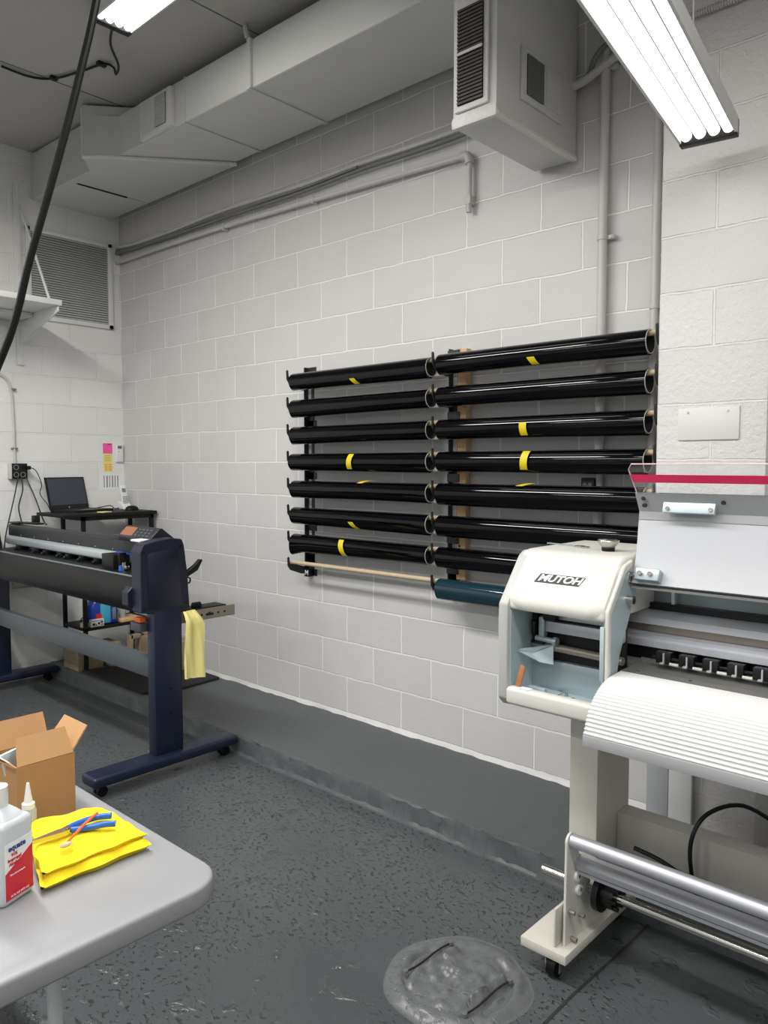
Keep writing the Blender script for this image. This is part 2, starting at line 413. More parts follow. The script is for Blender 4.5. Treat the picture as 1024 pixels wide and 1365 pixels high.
fc = thing('floor_cover', 'round lumpy grey painted-over drain cover set in the floor beside the white printer foot', 'floor cover', (c0[0], c0[1], 0))
build(mbm, 'cover_plate', 'cover', fc, smooth=50)
for v_ in (-.118, .118):
    pts = []
    for q in range(9):
        u_ = -.10+.2*q/8; p_ = Vector(c0)+du*u_+dv*(v_*(1.-.12*(1-(u_/.1)**2)*0)+.006*math.sin(u_*25))
        pts.append((p_.x, p_.y, .017))
    build(MB().tube(pts, .0032, 6, 3), 'slot', 'dark', fc)
    for q in (pts[0], pts[-1]): build(MB().lathe((q[0], q[1], .014), [(.009, 0), (.008, .008), (0, .010)], 12), 'lift_lug', 'cover', fc)

# ------------------------------------------------------------------ air duct
D = thing('air_duct', 'grey-white painted sheet metal air duct running below the ceiling along the block wall', 'duct', (2., -.35, 3.34))
yb = -.07
lower = [(.0, yb), (1.56, yb), (.972, -.765), (.83, -.64), (.0, -.655)]
mb = MB().prism([(.003, yb), (1.56, yb), (.972, -.765), (.80, -.635), (.003, -.655)], 'Z', 3.345, 3.655, .004, 1)
build(mb, 'duct_elbow', 'duct', D)
mb = MB().prism([(1.0, yb-.005), (3.66, yb-.005), (3.66, -.565), (1.12, -.605), (.99, -.74)], 'Z', 3.365, 3.6, .004, 1)
build(mb, 'duct_run', 'duct', D)
# bead of caulk along the step, flange seams
build(MB().tube([(.972, -.768, 3.352), (1.12, -.6, 3.356), (1.56, -.075, 3.352)], .012, 8, 6).tube([(.972, -.766, 3.36), (.972, -.766, 3.64)], .006, 6, 0), 'caulk_bead', 'caulk', D)
for x in (1.80, 2.36):
    w = .006 if x < 2 else .014
    build(MB().box(x-w, x+w, -.6-.004, yb, 3.357, 3.366, .002, 1).box(x-w, x+w, -.600, -.592+.01, 3.36, 3.604, .002, 1), 'flange_seam', 'duct', D)
build(MB().box(.53, .55, -.6, yb-.02, 3.341, 3.347), 'flange_seam', 'duct', D)
build(MB().box(.54, .552, -.59, -.24, 3.339, 3.345), 'open_seam', 'dark', D)
# small grille in the duct side
g = build(MB().box(1.38, 1.70, -.622, -.59, 3.372, 3.585, .006, 2), 'side_register', 'caulk', D)
def slats(mb, x0, x1, z0, z1, y, n, mi=0, axis='X'):
    for i in range(n):
        z = z0+(z1-z0)*(i+.5)/n; h = (z1-z0)/n*.28
        mb.box(x0, x1, y-.004, y+.004, z-h, z+h, mi=mi)
    return mb
build(slats(MB().box(1.55, 1.655, -.6255, -.62, 3.40, 3.565, mi=1), 1.55, 1.655, 3.40, 3.565, -.627, 16, 0), 'register_slats', ['louver', 'grille'], g)
build(MB().box(1.405, 1.54, -.6245, -.62, 3.395, 3.565), 'register_plate', 'duct', g)
# hanging strap
build(MB().tube([(2.36, -.603, 3.60), (2.355, -.61, 3.64), (2.34, -.60, CZ)], .012, 8, 3), 'hanger_strap', 'duct', D)
# drop box at the end
bx0, bx1, by0 = 3.635, 3.835, -.615
B = build(MB().box(bx0, bx1, by0, -.02, 2.80, CZ-.002, .006, 2), 'drop_box', 'duct', D)
build(MB().box(bx0-.004, bx1+.004, by0-.008, by0+.02, 2.79, 2.835, .01, 2).box(bx1-.02, bx1+.006, by0, -.02, 2.795, 2.815, .004, 1), 'caulk_bead', 'caulk', D)
gr = build(MB().box(bx0+.015, bx1-.03, by0-.014, by0, 2.845, 3.26, .005, 2), 'return_grille', 'caulk', D)
build(slats(MB().box(bx0+.035, bx1-.05, by0-.018, by0-.013, 2.865, 3.215, mi=1), bx0+.035, bx1-.05, 2.865, 3.215, by0-.019, 26), 'grille_slats', ['grille', 'dark'], gr)
build(MB().box(bx0+.035, bx1-.05, by0-.026, by0-.016, 3.045, 3.055), 'centre_bar', 'caulk', gr)
g2 = build(MB().box(bx1, bx1+.012, -.46, -.15, 2.90, 3.10, .005, 2), 'side_register', 'duct', D)
mb = MB().box(bx1+.0115, bx1+.0145, -.43, -.31, 2.925, 3.075, mi=1)
for i in range(11): mb.box(bx1+.012, bx1+.018, -.43+.12*(i+.5)/11-.003, -.43+.12*(i+.5)/11+.003, 2.925, 3.075)
build(mb, 'register_slats', ['gasket', 'dark'], g2)
build(MB().box(bx1+.012, bx1+.016, -.29, -.17, 2.925, 3.075), 'register_plate', 'duct', g2)

# ------------------------------------------------------------------ shop lights
def shop_light(label, org, ax, ln, w, group, drop, tm='tube'):
    ax = Vector(ax).normalized(); sd = Vector((0, 0, 1)).cross(ax)
    t = thing('shop_light', label, 'light', org, group)
    def bb(u0, u1, v0, v1, z0, z1, bev=0):
        m_ = MB().box(u0, u1, v0, v1, z0, z1, bev)
        for v in m_.bm.verts: v.co = Vector(org)+ax*v.co.x+sd*v.co.y+Vector((0, 0, v.co.z))
        return m_
    build(bb(0, ln, -w/2, w/2, .028, .055, .004), 'housing', 'reflector', t)
    m_ = bb(-.014, .022, -w/2-.003, w/2+.003, -.006, .052, .003)
    e = build(m_, 'end_cap', 'black', t)
    build(bb(ln-.022, ln+.014, -w/2-.003, w/2+.003, -.006, .052, .003), 'end_cap', 'black', t)
    for s_ in (-1, 1):
        build(bb(0.01, ln-.01, s_*w/2-.004, s_*w/2+.004, .0, .05), 'side_rail', 'whitep', t)
    for k in range(4):
        y = -w/2+w*(k+.5)/4
        a = Vector(org)+ax*.026+sd*y+Vector((0, 0, .019)); b_ = Vector(org)+ax*(ln-.015)+sd*y+Vector((0, 0, .019))
        build(MB().cyl(a, b_, w*.102, n=16), 'tube', tm, t)
    for k in range(3):
        y = -w/2+w*(k+1)/4; p = Vector(org)+ax*-.006+sd*y+Vector((0, 0, .002))
        build(MB().cyl(p, p+Vector((0, 0, -.008)), .004, n=8), 'screw', 'chrome', e)
    if drop:
        for u in (.25, ln-.25):
            p = Vector(org)+ax*u+Vector((0, 0, .05))
            build(MB().tube([p, (p.x, p.y, CZ)], .003, 6, 0), 'hanging_chain', 'pipe', t)
    return t
shop_light('four-tube shop light fixed to the ceiling above the air duct', (1.945, -1.095, 3.605), (1, -.01, 0), 1.22, .185, 'shop lights', False, 'tubehot')
shop_light('four-tube shop light hanging low in front of the white block pillar', (4.525, -.40, 2.575), (.145, -1, 0), 1.22, .172, 'shop lights', True)
tag(build(MB().tube([(1.07, -1.26, CZ-.012), (1.07, -1.11, CZ-.012), (1.15, -1.01, CZ-.012), (1.34, -.945, CZ-.012), (1.50, -.90, CZ-.012), (1.53, -.86, 3.645), (1.50, -.83, 3.63), (1.60, -.87, 3.63), (1.76, -1.0, 3.63), (1.935, -1.08, 3.63)], .0065, 8, 6)
      .box(1.13, 1.16, -1.03, -.99, CZ-.02, CZ, .003).box(1.47, 1.50, -.93, -.88, CZ-.02, CZ, .003), 'power_cable', 'black', None, (1.5, -1., CZ-.02)),
    'black cord stapled to the ceiling and feeding the shop light above the duct', 'cord')
tag(build(MB().tube([(4.36, -2.25, CZ), (4.30, -2.335, 2.6), (4.267, -2.386, 2.277), (4.249, -2.413, 2.137), (4.232, -2.438, 2.021), (4.204, -2.478, 1.851), (4.174, -2.519, 1.68), (4.10, -2.64, 1.4), (3.95, -2.99, .9), (3.9, -3.05, .4), (3.88, -3.08, .012), (3.6, -3.2, .012)], .0062, 10, 6), 'power_cable', 'rubber', None, (3.88, -3.08, 0)),
    'thick black cord slanting down from the ceiling at the left, nearest the viewer', 'cord')

# ------------------------------------------------------------------ pipes and cables on the back wall
P = thing('conduit_pipe', 'grey painted conduit running level along the block wall and ending in an elbow and stub', 'pipe', (1.6, -.03, 3.0))
build(MB().tube([(.0, -.03, 3.035), (1.4, -.03, 3.025), (3.27, -.03, 2.965)], .013, 12, 6), 'straight_run', 'pipe', P)
build(MB().tube([(3.24, -.03, 2.966), (3.275, -.03, 2.962), (3.288, -.03, 2.925)], .021, 12, 4), 'elbow', 'pipe', P)
build(MB().tube([(3.288, -.03, 2.95), (3.286, -.03, 2.70)], .013, 12, 0), 'stub', 'pipe', P)
for a_ in ((3.268, 3.302, -.044, 0, 2.735, 2.775), (1.36, 1.375, -.047, 0, 3.0, 3.045), (2.2, 2.215, -.045, 0, 2.98, 3.02)): build(MB().box(*a_, .003), 'clip', 'pipe', P)
tag(build(MB().tube([(.0, -.03, 3.15), (.25, -.03, 3.128), (.77, -.03, 3.12), (1.37, -.03, 3.128), (2.1, -.03, 3.105), (2.57, -.03, 3.108), (3.16, -.03, 3.097), (3.8, -.03, 3.125)], .013, 10, 5), 'wall_cable', 'pipe', None, (2, -.03, 3.09)),
    'uppermost grey painted cable strung along the wall below the duct', 'cable')
tag(build(MB().tube([(.0, -.03, 3.105), (.3, -.03, 3.095), (.77, -.03, 3.088), (1.37, -.034, 3.08), (2.1, -.034, 3.068), (2.57, -.034, 3.074), (3.19, -.034, 3.065), (3.78, -.034, 3.10), (3.89, -.04, 3.118), (3.94, -.07, 3.16), (3.99, -.07, 3.20), (4.06, -.06, 3.215), (4.3, -.06, 3.24)], .011, 10, 5)
      .tube([(.0, -.03, 3.125), (.3, -.032, 3.105), (.77, -.036, 3.10), (1.37, -.05, 3.095), (2.1, -.05, 3.08), (2.57, -.05, 3.086)], .007, 8, 5), 'wall_cable', 'gasket', None, (2, -.03, 3.06)),
    'darker cable pair sagging just under the uppermost painted cable, along the wall', 'cable')
tag(build(MB().tube([(3.78, -.05, 3.085), (3.89, -.05, 3.10), (3.98, -.05, 3.135), (4.09, -.05, 3.165), (4.28, -.05, 3.19)], .017, 10, 5), 'wall_pipe', 'pipe', None, (4, -.05, 3.08)),
    'short thick grey pipe rising from the duct box to the pillar', 'pipe')
def vpipe(label, x, r, bands, z0):
    t = thing('vertical_pipe', label, 'pipe', (x, -.03, z0), None)
    build(MB().cyl((x, -.03, z0), (x, -.03, CZ), r, n=16), 'pipe_run', 'pipe', t)
    for z in bands:
        build(MB().ring((x, -.03, z), (0, 0, 1), r+.004, r-.002, .018, 18).box(x+r, x+r+.03, -.03, -.0, z, z+.018, .003).cyl((x+r+.018, -.034, z+.009), (x+r+.018, -.02, z+.009), .006, n=8), 'pipe_clamp', 'pipe', t)
vpipe('thicker vertical grey painted pipe on the block wall, left of the pillar', 3.968, .019, (2.44, 3.12), 1.2)
vpipe('thinner vertical grey painted pipe in the corner between wall and pillar', 4.195, .016, (2.13, 1.9), 1.2)
mb = MB()
for i in range(46): mb.ring((4.36+i*.009, -.222, 3.094+i*.0), (1, 0, 0), .012, .008, .006, 12)
mb.cyl((4.35, -.222, 3.094), (4.78, -.222, 3.094), .009, n=10)
tag(build(mb, 'flexible_conduit', 'pipe', None, (4.55, -.222, 3.08)), 'ribbed flexible metal conduit crossing the top of the pillar', 'conduit')
M['platew'] = mat('painted_cover_plate', (222, 220, 219), .45)
pl = thing('cover_plate', 'blank white rectangular cover plate screwed to the pillar', 'plate', (4.478, -.207, 1.60))
build(MB().box(4.371, 4.585, -.211, -.204, 1.603, 1.718, .002), 'plate_face', 'platew', pl)
for x in (4.405, 4.545): build(MB().cyl((x, -.216, 1.705), (x, -.21, 1.705), .005, n=10), 'screw', 'platew', pl)
o = thing('power_adapter', 'small black plug adapter on the wall between the rolls', 'adapter', (3.935, -.03, 1.40))
build(MB().box(3.905, 3.967, -.065, -.0, 1.40, 1.46, .006), 'case', 'black', o)
build(MB().cyl((3.925, -.068, 1.428), (3.925, -.06, 1.428), .011, n=14).cyl((3.948, -.068, 1.428), (3.948, -.06, 1.428), .011, n=14), 'sockets', 'gasket', o)

# ------------------------------------------------------------------ roll rack
ZR = [1.985-.1518*i for i in range(8)]
DOW = .032
def bracket(x, label, strip):
    t = thing('rack_bracket', label, 'bracket', (x, -.02, .87), 'roll rack brackets')
    mb = MB().box(x-.003, x+.003, -.032, -.0, .87, 2.075, .001, 1).box(x+.030, x+.052, -.004, 0, .93, 2.075)
    yt = -.0385 if strip else 0.
    for z in (2.045 if strip else 2.055, .885 if not strip else 1.0, 1.75, 1.45, 1.15): mb.box(x, x+.072, yt-.005, yt, z-.02, z+.02, .001, 1)
    for z in (1.79, 1.49, 1.0, .93): mb.box(x, x+.05, -.005, 0, z-.06, z+.06)
    build(mb, 'upright', 'bracket', t)
    for z in ZR:
        zd = z+DOW
        poly = [(-.03, zd-.075), (-.03, zd-.035), (-.118, zd-.012), (-.142, zd-.012), (-.150, zd+.0), (-.152, zd+.026), (-.158, zd+.032), (-.165, zd+.026), (-.163, zd-.02), (-.145, zd-.045), (-.06, zd-.075)]
        build(MB().prism(poly, 'X', x-.003, x+.003), 'hook', 'bracket', t)
    return t
b1 = bracket(2.12, 'left black steel hook bracket carrying the left ends of the rolls', False)
build(MB().box(2.124, 2.16, -.04, -.006, .862, .905, .001), 'end_tab', 'blackm', b1)
text('M', .04, frame((2.145, -.0415, .884), (1, 0, 0), (0, 0, 1)), 'printed_letter', 'inkwhite', b1, bold=.0012)
bracket(3.175, 'middle black steel hook bracket between the two columns of rolls, beside the pine strip', True)
bracket(4.262, 'right black steel hook bracket tight against the white pillar', False)
ws = tag(build(MB().box(3.231, 3.284, -.038, 0, .955, 2.068, .002, 1), 'wood_strip', 'wood', None, (3.254, 0, .955)), 'bare pine batten screwed to the wall behind the middle bracket', 'batten')
for z in (1.80, 1.12): build(MB().cyl((3.25, -.0405, z), (3.25, -.037, z), .006, n=10), 'screw', 'black', ws)

def arc_strip(x0, x1, zc, r, a0, a1, slant=0):
    rows = []
    for k in range(13):
        a = R(a0+(a1-a0)*k/12); y, z = -.13-r*math.cos(a), zc+r*math.sin(a); s_ = slant*(k/12-.5)
        rows.append([(x0+s_, y, z), ((x0+x1)/2+s_, y, z), (x1+s_, y, z)])
    return rows
def roll(x0, x1, z, film, label, tape=None, r=.047, group='film rolls on the wall rack', flare=0.):
    t = thing('film_roll', label, 'roll', ((x0+x1)/2, -.13, z-r), group)
    n = 40; rows = []; rg = random.Random(int(z*1000+x0*10)); ph = rg.uniform(0, 6)
    for i in range(n+1):
        a = 2*math.pi*i/n; row = []
        for k in range(13):
            u = k/12; x = x0+(x1-x0)*u
            rr_ = r*(1+.006*math.sin(a*2+ph))
            # loose outer edge of the sheet sags a little
            d = R(-70); da = (a-d+math.pi) % (2*math.pi)-math.pi
            rr_ += (.006+.004*math.sin(u*3+ph))*math.exp(-(da/.5)**2)
            if flare and k == 0: rr_ += flare*math.exp(-(da/.8)**2)
            row.append((x, -.13-rr_*math.cos(a), z+rr_*math.sin(a)))
        rows.append(row)
    m_ = MB().sheet(rows)
    bmesh.ops.remove_doubles(m_.bm, verts=m_.bm.verts, dist=1e-5)
    f = build(m_, 'film', film, t, smooth=60)
    build(MB().ring((x0+.004, -.13, z), (1, 0, 0), r-.0005, r-.0035, x1-x0-.0025, 32), 'core', 'core', t)
    build(MB().ring((x0+.006, -.13, z), (1, 0, 0), r-.0036, r-.006, x1-x0-.008, 32).cyl((x0+.03, -.13, z), (x0+.035, -.13, z), r-.005, n=32).cyl((x1-.035, -.13, z), (x1-.03, -.13, z), r-.005, n=32), 'core_bore', 'coredk', t)
    dz = z+DOW-.0
    build(MB().cyl((x0-.028, -.13, dz), (x1+.03, -.13, dz), .0115, n=14), 'dowel', 'dowel', t)
    if tape:
        tx, a0, a1, sl = tape
        build(MB().sheet(arc_strip(tx-.018, tx+.018, z, r+.0075, a0, a1, sl), .0006), 'tape_tab', 'tape', t)
    return t
ordn = ['topmost', 'second from top', 'third from top', 'fourth from top', 'fifth from top', 'sixth from top', 'seventh from top']
ltape = [(2.665, -22, -62, .02), None, None, (2.635, 48, -45, -.012), (2.72, 88, 48, -.05), (2.66, -12, -62, .03), (2.575, 48, -58, .02)]
rtape = [(3.73, -18, -60, .015), None, (3.69, 16, -48, .0), (3.697, 52, -42, -.01), (3.69, 80, 50, -.05), None, None]
tx = {0: 'short yellow tab low on it', 3: 'tall yellow tab across its front', 4: 'slanted yellow tab on its upper side', 5: 'small yellow tab low on it', 6: 'long curved yellow tab near its middle'}
txr = {0: 'short yellow tab low on its front', 2: 'yellow tab on its front', 3: 'tall yellow tab across its front', 4: 'yellow tab just showing on top'}
for i in range(7):
    x0 = 2.15 if i != 3 else 2.14
    roll(x0, 3.145, ZR[i]-.004*(i == 0), 'film', 'black film roll, %s, left column, %s' % (ordn[i], tx.get(i, 'no yellow tab')), ltape[i], flare=.02 if i == 6 else 0)
for i in range(7):
    roll(3.205, 4.225, ZR[i]+.003*(i < 2), 'film', 'black film roll, %s, right column, %s' % (ordn[i], txr.get(i, 'no yellow tab')), rtape[i], r=.0475 if i != 4 else .05)
roll(3.205, 4.225, ZR[7], 'teal', 'glossy teal film roll, lowest in the right column, partly behind the printer', None, r=.046)
tag(build(MB().cyl((2.105, -.13, ZR[7]+DOW), (3.165, -.13, ZR[7]+DOW), .0115, n=14), 'rack_dowel', 'dowel', None, (2.63, -.13, ZR[7]+.02)), 'bare wooden dowel on the lowest hooks of the left column, without a roll', 'dowel')

# ------------------------------------------------------------------ left wall
V = thing('louver_vent', 'large grey louvered vent with white frame high on the left wall', 'vent', (.01, -.39, 2.53))
mb = MB().box(0, .02, -.71, -.675, 2.53, 3.16, .003).box(0, .02, -.105, -.07, 2.53, 3.16, .003).box(0, .02, -.71, -.07, 2.53, 2.562, .003).box(0, .02, -.71, -.07, 3.13, 3.16, .003)
build(mb, 'vent_frame', 'whitep', V)
mb = MB()
n = 34
for i in range(n):
    z = 2.562+.568*(i+.5)/n
    mb.prism([(.003, z+.0085), (.018, z-.0035), (.018, z-.007), (.003, z+.005)], 'Y', -.675, -.105)
build(mb, 'slats', 'louver', V)
build(MB().box(.0, .003, -.675, -.105, 2.562, 3.13), 'backing', 'grille', V)
S = thing('wall_shelf', 'white painted shelf on a triangular bracket at the left wall', 'shelf', (.01, -.76, 2.2))
build(MB().box(.02, .615, -1.75, -.742, 2.525, 2.562, .004), 'board', 'whitep', S)
build(MB().box(.0, .018, -.785, -.738, 2.2, 3.425, .002).box(.018, .022, -.770, -.753, 2.2, 3.425), 'wall_standard', 'whitep', S)
build(MB().prism([(.02, 2.335), (.60, 2.49), (.60, 2.525), (.02, 2.525)], 'Y', -.766, -.756, .002, 1), 'bracket', 'whitep', S)
build(MB().box(.02, .25, -1.6, -.775, 2.497, 2.524, .003), 'cleat', 'whitep', S)
build(MB().tube([(.02, -.745, 3.28), (.47, -.748, 2.55)], .009, 8, 0), 'brace', 'whitep', S)
W = thing('wall_conduit', 'thin grey conduit bending down the left wall to the black outlet box', 'conduit', (.015, -.83, 1.52))
build(MB().tube([(.015, -1.05, 2.135), (.015, -.93, 2.13), (.015, -.865, 2.10), (.015, -.836, 2.03), (.015, -.824, 1.83), (.015, -.822, 1.51)], .0095, 10, 6), 'conduit_run', 'pipe', W)
for z in (2.03, 1.625): build(MB().box(.0, .024, -.84, -.80, z-.006, z+.006, .002).cyl((.015, -.808, z), (.028, -.808, z), .006, n=8), 'strap', 'gasket', W)
J = thing('outlet_box', 'black four-socket outlet box on the left wall above the plotter', 'outlet', (.03, -.80, 1.415))
build(MB().box(.0, .055, -.862, -.752, 1.415, 1.522, .005), 'box', 'black', J)
build(MB().box(-.0, .056, -.867, -.858, 1.415, 1.522, .002), 'side_plate', 'pipe', J)
for y, z in ((-.83, 1.495), (-.83, 1.445), (-.785, 1.495), (-.785, 1.445)):
    build(MB().ring((.053, y, z), (1, 0, 0), .018, .0135, .005, 20), 'socket', 'gasket' if y < -.8 or z < 1.46 else 'black', J)
build(MB().box(.055, .085, -.765, -.74, 1.48, 1.505, .004), 'plug', 'black', J)
def cord(label, pts, r=.0045, m='black', nm='power_cable'):
    return tag(build(MB().tube(pts, r, 8, 6), nm, m, None, pts[-1]), label, 'cord', 'cords at the left wall')
cord('left straight black cord from the outlet box down behind the plotter', [(.06, -.82, 1.43), (.09, -.86, 1.3), (.14, -.94, 1.06), (.15, -.96, .95)])
cord('middle wavy black cord from the outlet box down behind the plotter', [(.06, -.80, 1.43), (.08, -.80, 1.34), (.08, -.83, 1.22), (.10, -.82, 1.1), (.10, -.84, 1.0), (.10, -.84, .9)])
cord('right straight black cord slanting from the outlet box to the black power brick', [(.06, -.77, 1.43), (.13, -.74, 1.29), (.26, -.74, 1.13), (.44, -.80, 1.122)])
cord('thin black charger cord looping from the outlet box to the laptop', [(.085, -.745, 1.493), (.09, -.71, 1.47), (.08, -.67, 1.38), (.10, -.69, 1.31), (.14, -.66, 1.24), (.20, -.66, 1.192), (.22, -.63, 1.19)], .003)
o = tag(build(MB().box(0, .0006, -.167, -.091, 1.598, 1.676), 'sticky_note', 'stickpink', None, (0, -.13, 1.598)), 'bright pink sticky note on the left wall near the corner', 'note', 'sticky notes')
build(MB().box(.0006, .0011, -.13, -.10, 1.666, 1.671), 'handwriting', 'inkdk', o)
o = tag(build(MB().box(0, .0006, -.168, -.092, 1.528, 1.596), 'sticky_note', 'stickyel', None, (0, -.13, 1.528)), 'pale yellow sticky note just below the pink one', 'note', 'sticky notes')
mb = MB()
for i in range(4): mb.box(.0006, .001, -.155, -.105, 1.58-.012*i, 1.582-.012*i)
build(mb, 'handwriting', 'inkdk', o)
o = tag(build(MB().box(0, .0006, -.164, -.092, 1.46, 1.527), 'sticky_note', 'stickyel', None, (0, -.13, 1.46)), 'lowest yellow sticky note, covered in brown writing', 'note', 'sticky notes')
mb = MB()
for i in range(4):
    for y0, y1 in ((-.155, -.135), (-.124, -.10)): mb.box(.0006, .0011, y0, y1, 1.512-.013*i, 1.517-.013*i)
build(mb, 'handwriting', 'orangep', o)
o = thing('thermostat', 'small white wall thermostat with grey display beside the sticky notes', 'thermostat', (0, -.037, 1.53))
build(MB().box(0, .022, -.069, -.012, 1.535, 1.667, .004), 'case', 'white', o)
build(MB().box(.022, .0232, -.058, -.025, 1.636, 1.658), 'display', 'ink', o)
build(MB().cyl((.022, -.05, 1.615), (.0245, -.05, 1.615), .003, n=8), 'button', 'inkdk', o)
o = tag(build(MB().box(0, .0006, -.205, -.004, 1.328, 1.443), 'printed_sheet', 'paper', None, (0, -.1, 1.328)), 'white sheet of printed columns taped below the sticky notes', 'paper')
mb = MB()
for i, w in enumerate((.006, .009, .006, .008, .006, .007)): mb.box(.0006, .0011, -.165+i*.022, -.165+i*.022+w, 1.343, 1.432)
build(mb, 'printed_columns', 'ink', o)

# ------------------------------------------------------------------ corner rack with laptop
rx0, rx1, ry0, ry1, rt = .10, .47, -.69, -.025, 1.182
K = thing('corner_rack', 'black steel two-tier stand in the corner holding the laptop', 'stand', (.28, -.33, .088))
build(MB().box(rx0, rx1+.03, ry0-.03, ry1+.005, rt-.022, rt, .003), 'top', 'blackm', K)
for x in (.16, .46):
    for y in (-.56, -.045): build(MB().box(x-.012, x+.012, y-.012, y+.012, .088, rt-.02), 'leg', 'blackm', K)
build(MB().box(.148, .472, -.572, -.033, .372, .392, .002), 'lower_shelf', 'blackm', K)
build(MB().box(.148, .472, -.572, -.033, rt-.05, rt-.022), 'apron_rail', 'blackm', K)
# laptop
Lp = thing('laptop', 'open black laptop with a dark screen on the corner stand', 'laptop', (.25, -.5, rt))
h0 = Vector((.18, -.655, rt+.012)); h1 = Vector((.05, -.31, rt+.012)); hx = (h1-h0).normalized()
fw = Vector((-hx.y, hx.x, 0)); fw = fw if fw.x > 0 else -fw
up = (Vector((0, 0, 1))*.965-fw*.20).normalized()
def plate(o_, u0, u1, v0, v1, t, U, Vv, n_):
    return MB().slab([o_+U*u0+Vv*v0, o_+U*u1+Vv*v0, o_+U*u1+Vv*v1, o_+U*u0+Vv*v1], n_, t)
Lw = (h1-h0).length; Nn = up.cross(hx).normalized(); Nn = Nn if Nn.dot(fw) > 0 else -Nn
build(plate(h0-Vector((0, 0, .012)), 0, Lw, 0, .225, .016, hx, fw, (0, 0, 1)), 'base', 'black', Lp)
kb = build(plate(h0+Vector((0, 0, .004)), .02, Lw-.02, .03, .12, .002, hx, fw, (0, 0, 1)), 'keyboard', 'charcoal', Lp)
build(plate(h0+Vector((0, 0, .004)), .1, .2, .14, .2, .001, hx, fw, (0, 0, 1)), 'touchpad', 'gasket', Lp)
ld = build(plate(h0, 0, Lw, 0, .235, -.008, hx, up, Nn), 'lid', 'black', Lp)
build(plate(h0+Nn*.0005, .014, Lw-.012, .035, .225, .001, hx, up, Nn), 'display', 'screen', ld)
pc = h0+hx*(Lw*.48)+up*.017
build(MB().cyl(pc, pc+Nn*.001, .006, n=16), 'badge', 'steelgrey', ld)
# phone
ph = thing('cordless_phone', 'white cordless phone standing in its charger on the corner stand', 'phone', (.16, -.09, rt))
build(MB().prism([(.12, rt), (.215, rt), (.21, rt+.02), (.17, rt+.05), (.125, rt+.06)], 'Y', -.125, -.055, .004, 1), 'charger', 'white', ph)
xf = Matrix.Translation((.175, -.09, rt+.018)) @ Matrix.Rotation(R(-14), 4, 'Y')
hs = build(MB().prism([(-.012, 0), (.012, 0), (.013, .14), (.006, .165), (-.008, .165)], 'Y', -.023, .023, .005, 2, xf=xf), 'handset', 'white', ph)
mb = MB()
for i in range(5):
    for j in range(3): mb.box(.0125, .0145, -.016+j*.0125, -.008+j*.0125, .022+i*.012, .029+i*.012)
for v in mb.bm.verts: v.co = xf @ v.co
build(mb, 'keypad', 'ink', hs)
mb = MB().box(.0125, .0142, -.015, .015, .108, .138)
for v in mb.bm.verts: v.co = xf @ v.co
build(mb, 'display', 'slate', hs)
tag(build(MB().lathe((.36, -.14, rt), [(.0, .036), (.018, .034), (.03, .024), (.035, .01), (.035, 0), (0, 0)], 24, sx=1., sy=1.45), 'computer_mouse', 'rubber', None, (.36, -.14, rt)), 'black round mouse on the right end of the corner stand', 'mouse')
tag(build(MB().box(.40, .46, -.43, -.35, rt, rt+.006, rot=(R(20), 'Z', Vector((.43, -.39, rt)))), 'note_pad', 'stickyel', None, (.43, -.39, rt)), 'small yellow note pad lying on the corner stand in front of the laptop', 'note pad')
cord('thin dark cord lying on the stand between laptop and phone', [(.12, -.33, rt+.006), (.14, -.27, rt+.02), (.16, -.2, rt+.03), (.15, -.16, rt+.006), (.14, -.11, rt+.012)], .0035)
# things on the lower shelf
sz = .392
jg = thing('detergent_jug', 'blue plastic jug with a red label on the lower shelf of the corner stand', 'jug', (.40, -.41, sz))
build(MB().prism([(-.505, sz), (-.31, sz), (-.30, sz+.09), (-.325, sz+.15), (-.36, sz+.185), (-.47, sz+.185), (-.49, sz+.16), (-.515, sz+.13), (-.52, sz+.06)], 'X', .34, .44, .02, 3), 'body', 'bluefilm', jg)
build(MB().box(.436, .4425, -.44, -.365, sz+.012, sz+.155, .002), 'front_label', 'sky', jg)
build(MB().lathe((.4415, -.455, sz+.065), [(0, -.001), (.001, -.001), (.001, 0), (0, 0)], 8).box(.4375, .444, -.475, -.43, sz+.035, sz+.085, .006), 'red_label', 'red', jg)
build(MB().box(.43, .444, -.352, -.322, sz+.03, sz+.115, .006), 'grip_window', 'slate', jg)
tr = thing('masking_tape_roll', 'cream tape roll lying on the lower shelf with a black cord on top', 'tape', (.36, -.545, sz))
build(MB().ring((.40, -.53, sz), (0, 0, 1), .036, .02, .03, 28), 'tape', 'dowel', tr)
cord('small black coiled cord lying on top of the tape roll', [(.40, -.565, sz+.034), (.39, -.55, sz+.06), (.41, -.53, sz+.066), (.40, -.50, sz+.05), (.42, -.47, sz+.036), (.42, -.46, sz+.004)], .004)
lb = tag(build(MB().box(.43, .462, -.52, -.425, sz, sz+.052, .002), 'label_box', 'white', None, (.446, -.47, sz)), 'small white box with black printing at the shelf edge in front of the jug', 'box')
mb = MB()
for y0, y1, z0, z1 in ((-.51, -.49, .012, .026), (-.486, -.478, .008, .018), (-.47, -.455, .015, .03), (-.448, -.432, .01, .016), (-.512, -.435, .04, .043), (-.45, -.434, .024, .036)): mb.box(.462, .4625, y0, y1, sz+z0, sz+z1)
build(mb, 'printing', 'inkdk', lb)
tag(build(MB().box(.30, .45, -.29, -.13, sz, sz+.022, .002), 'wood_block', 'wood', None, (.37, -.2, sz)), 'flat tan wooden block at the right of the lower shelf', 'block')
jr = thing('clear_cup', 'clear plastic cup with dark bits standing on the wooden block', 'cup', (.38, -.245, sz+.022))
build(MB().lathe((.38, -.245, sz+.022), [(.024, 0), (.03, .085), (.032, .09), (.028, .087), (.022, .004), (0, .004)], 24), 'cup', 'clear', jr)
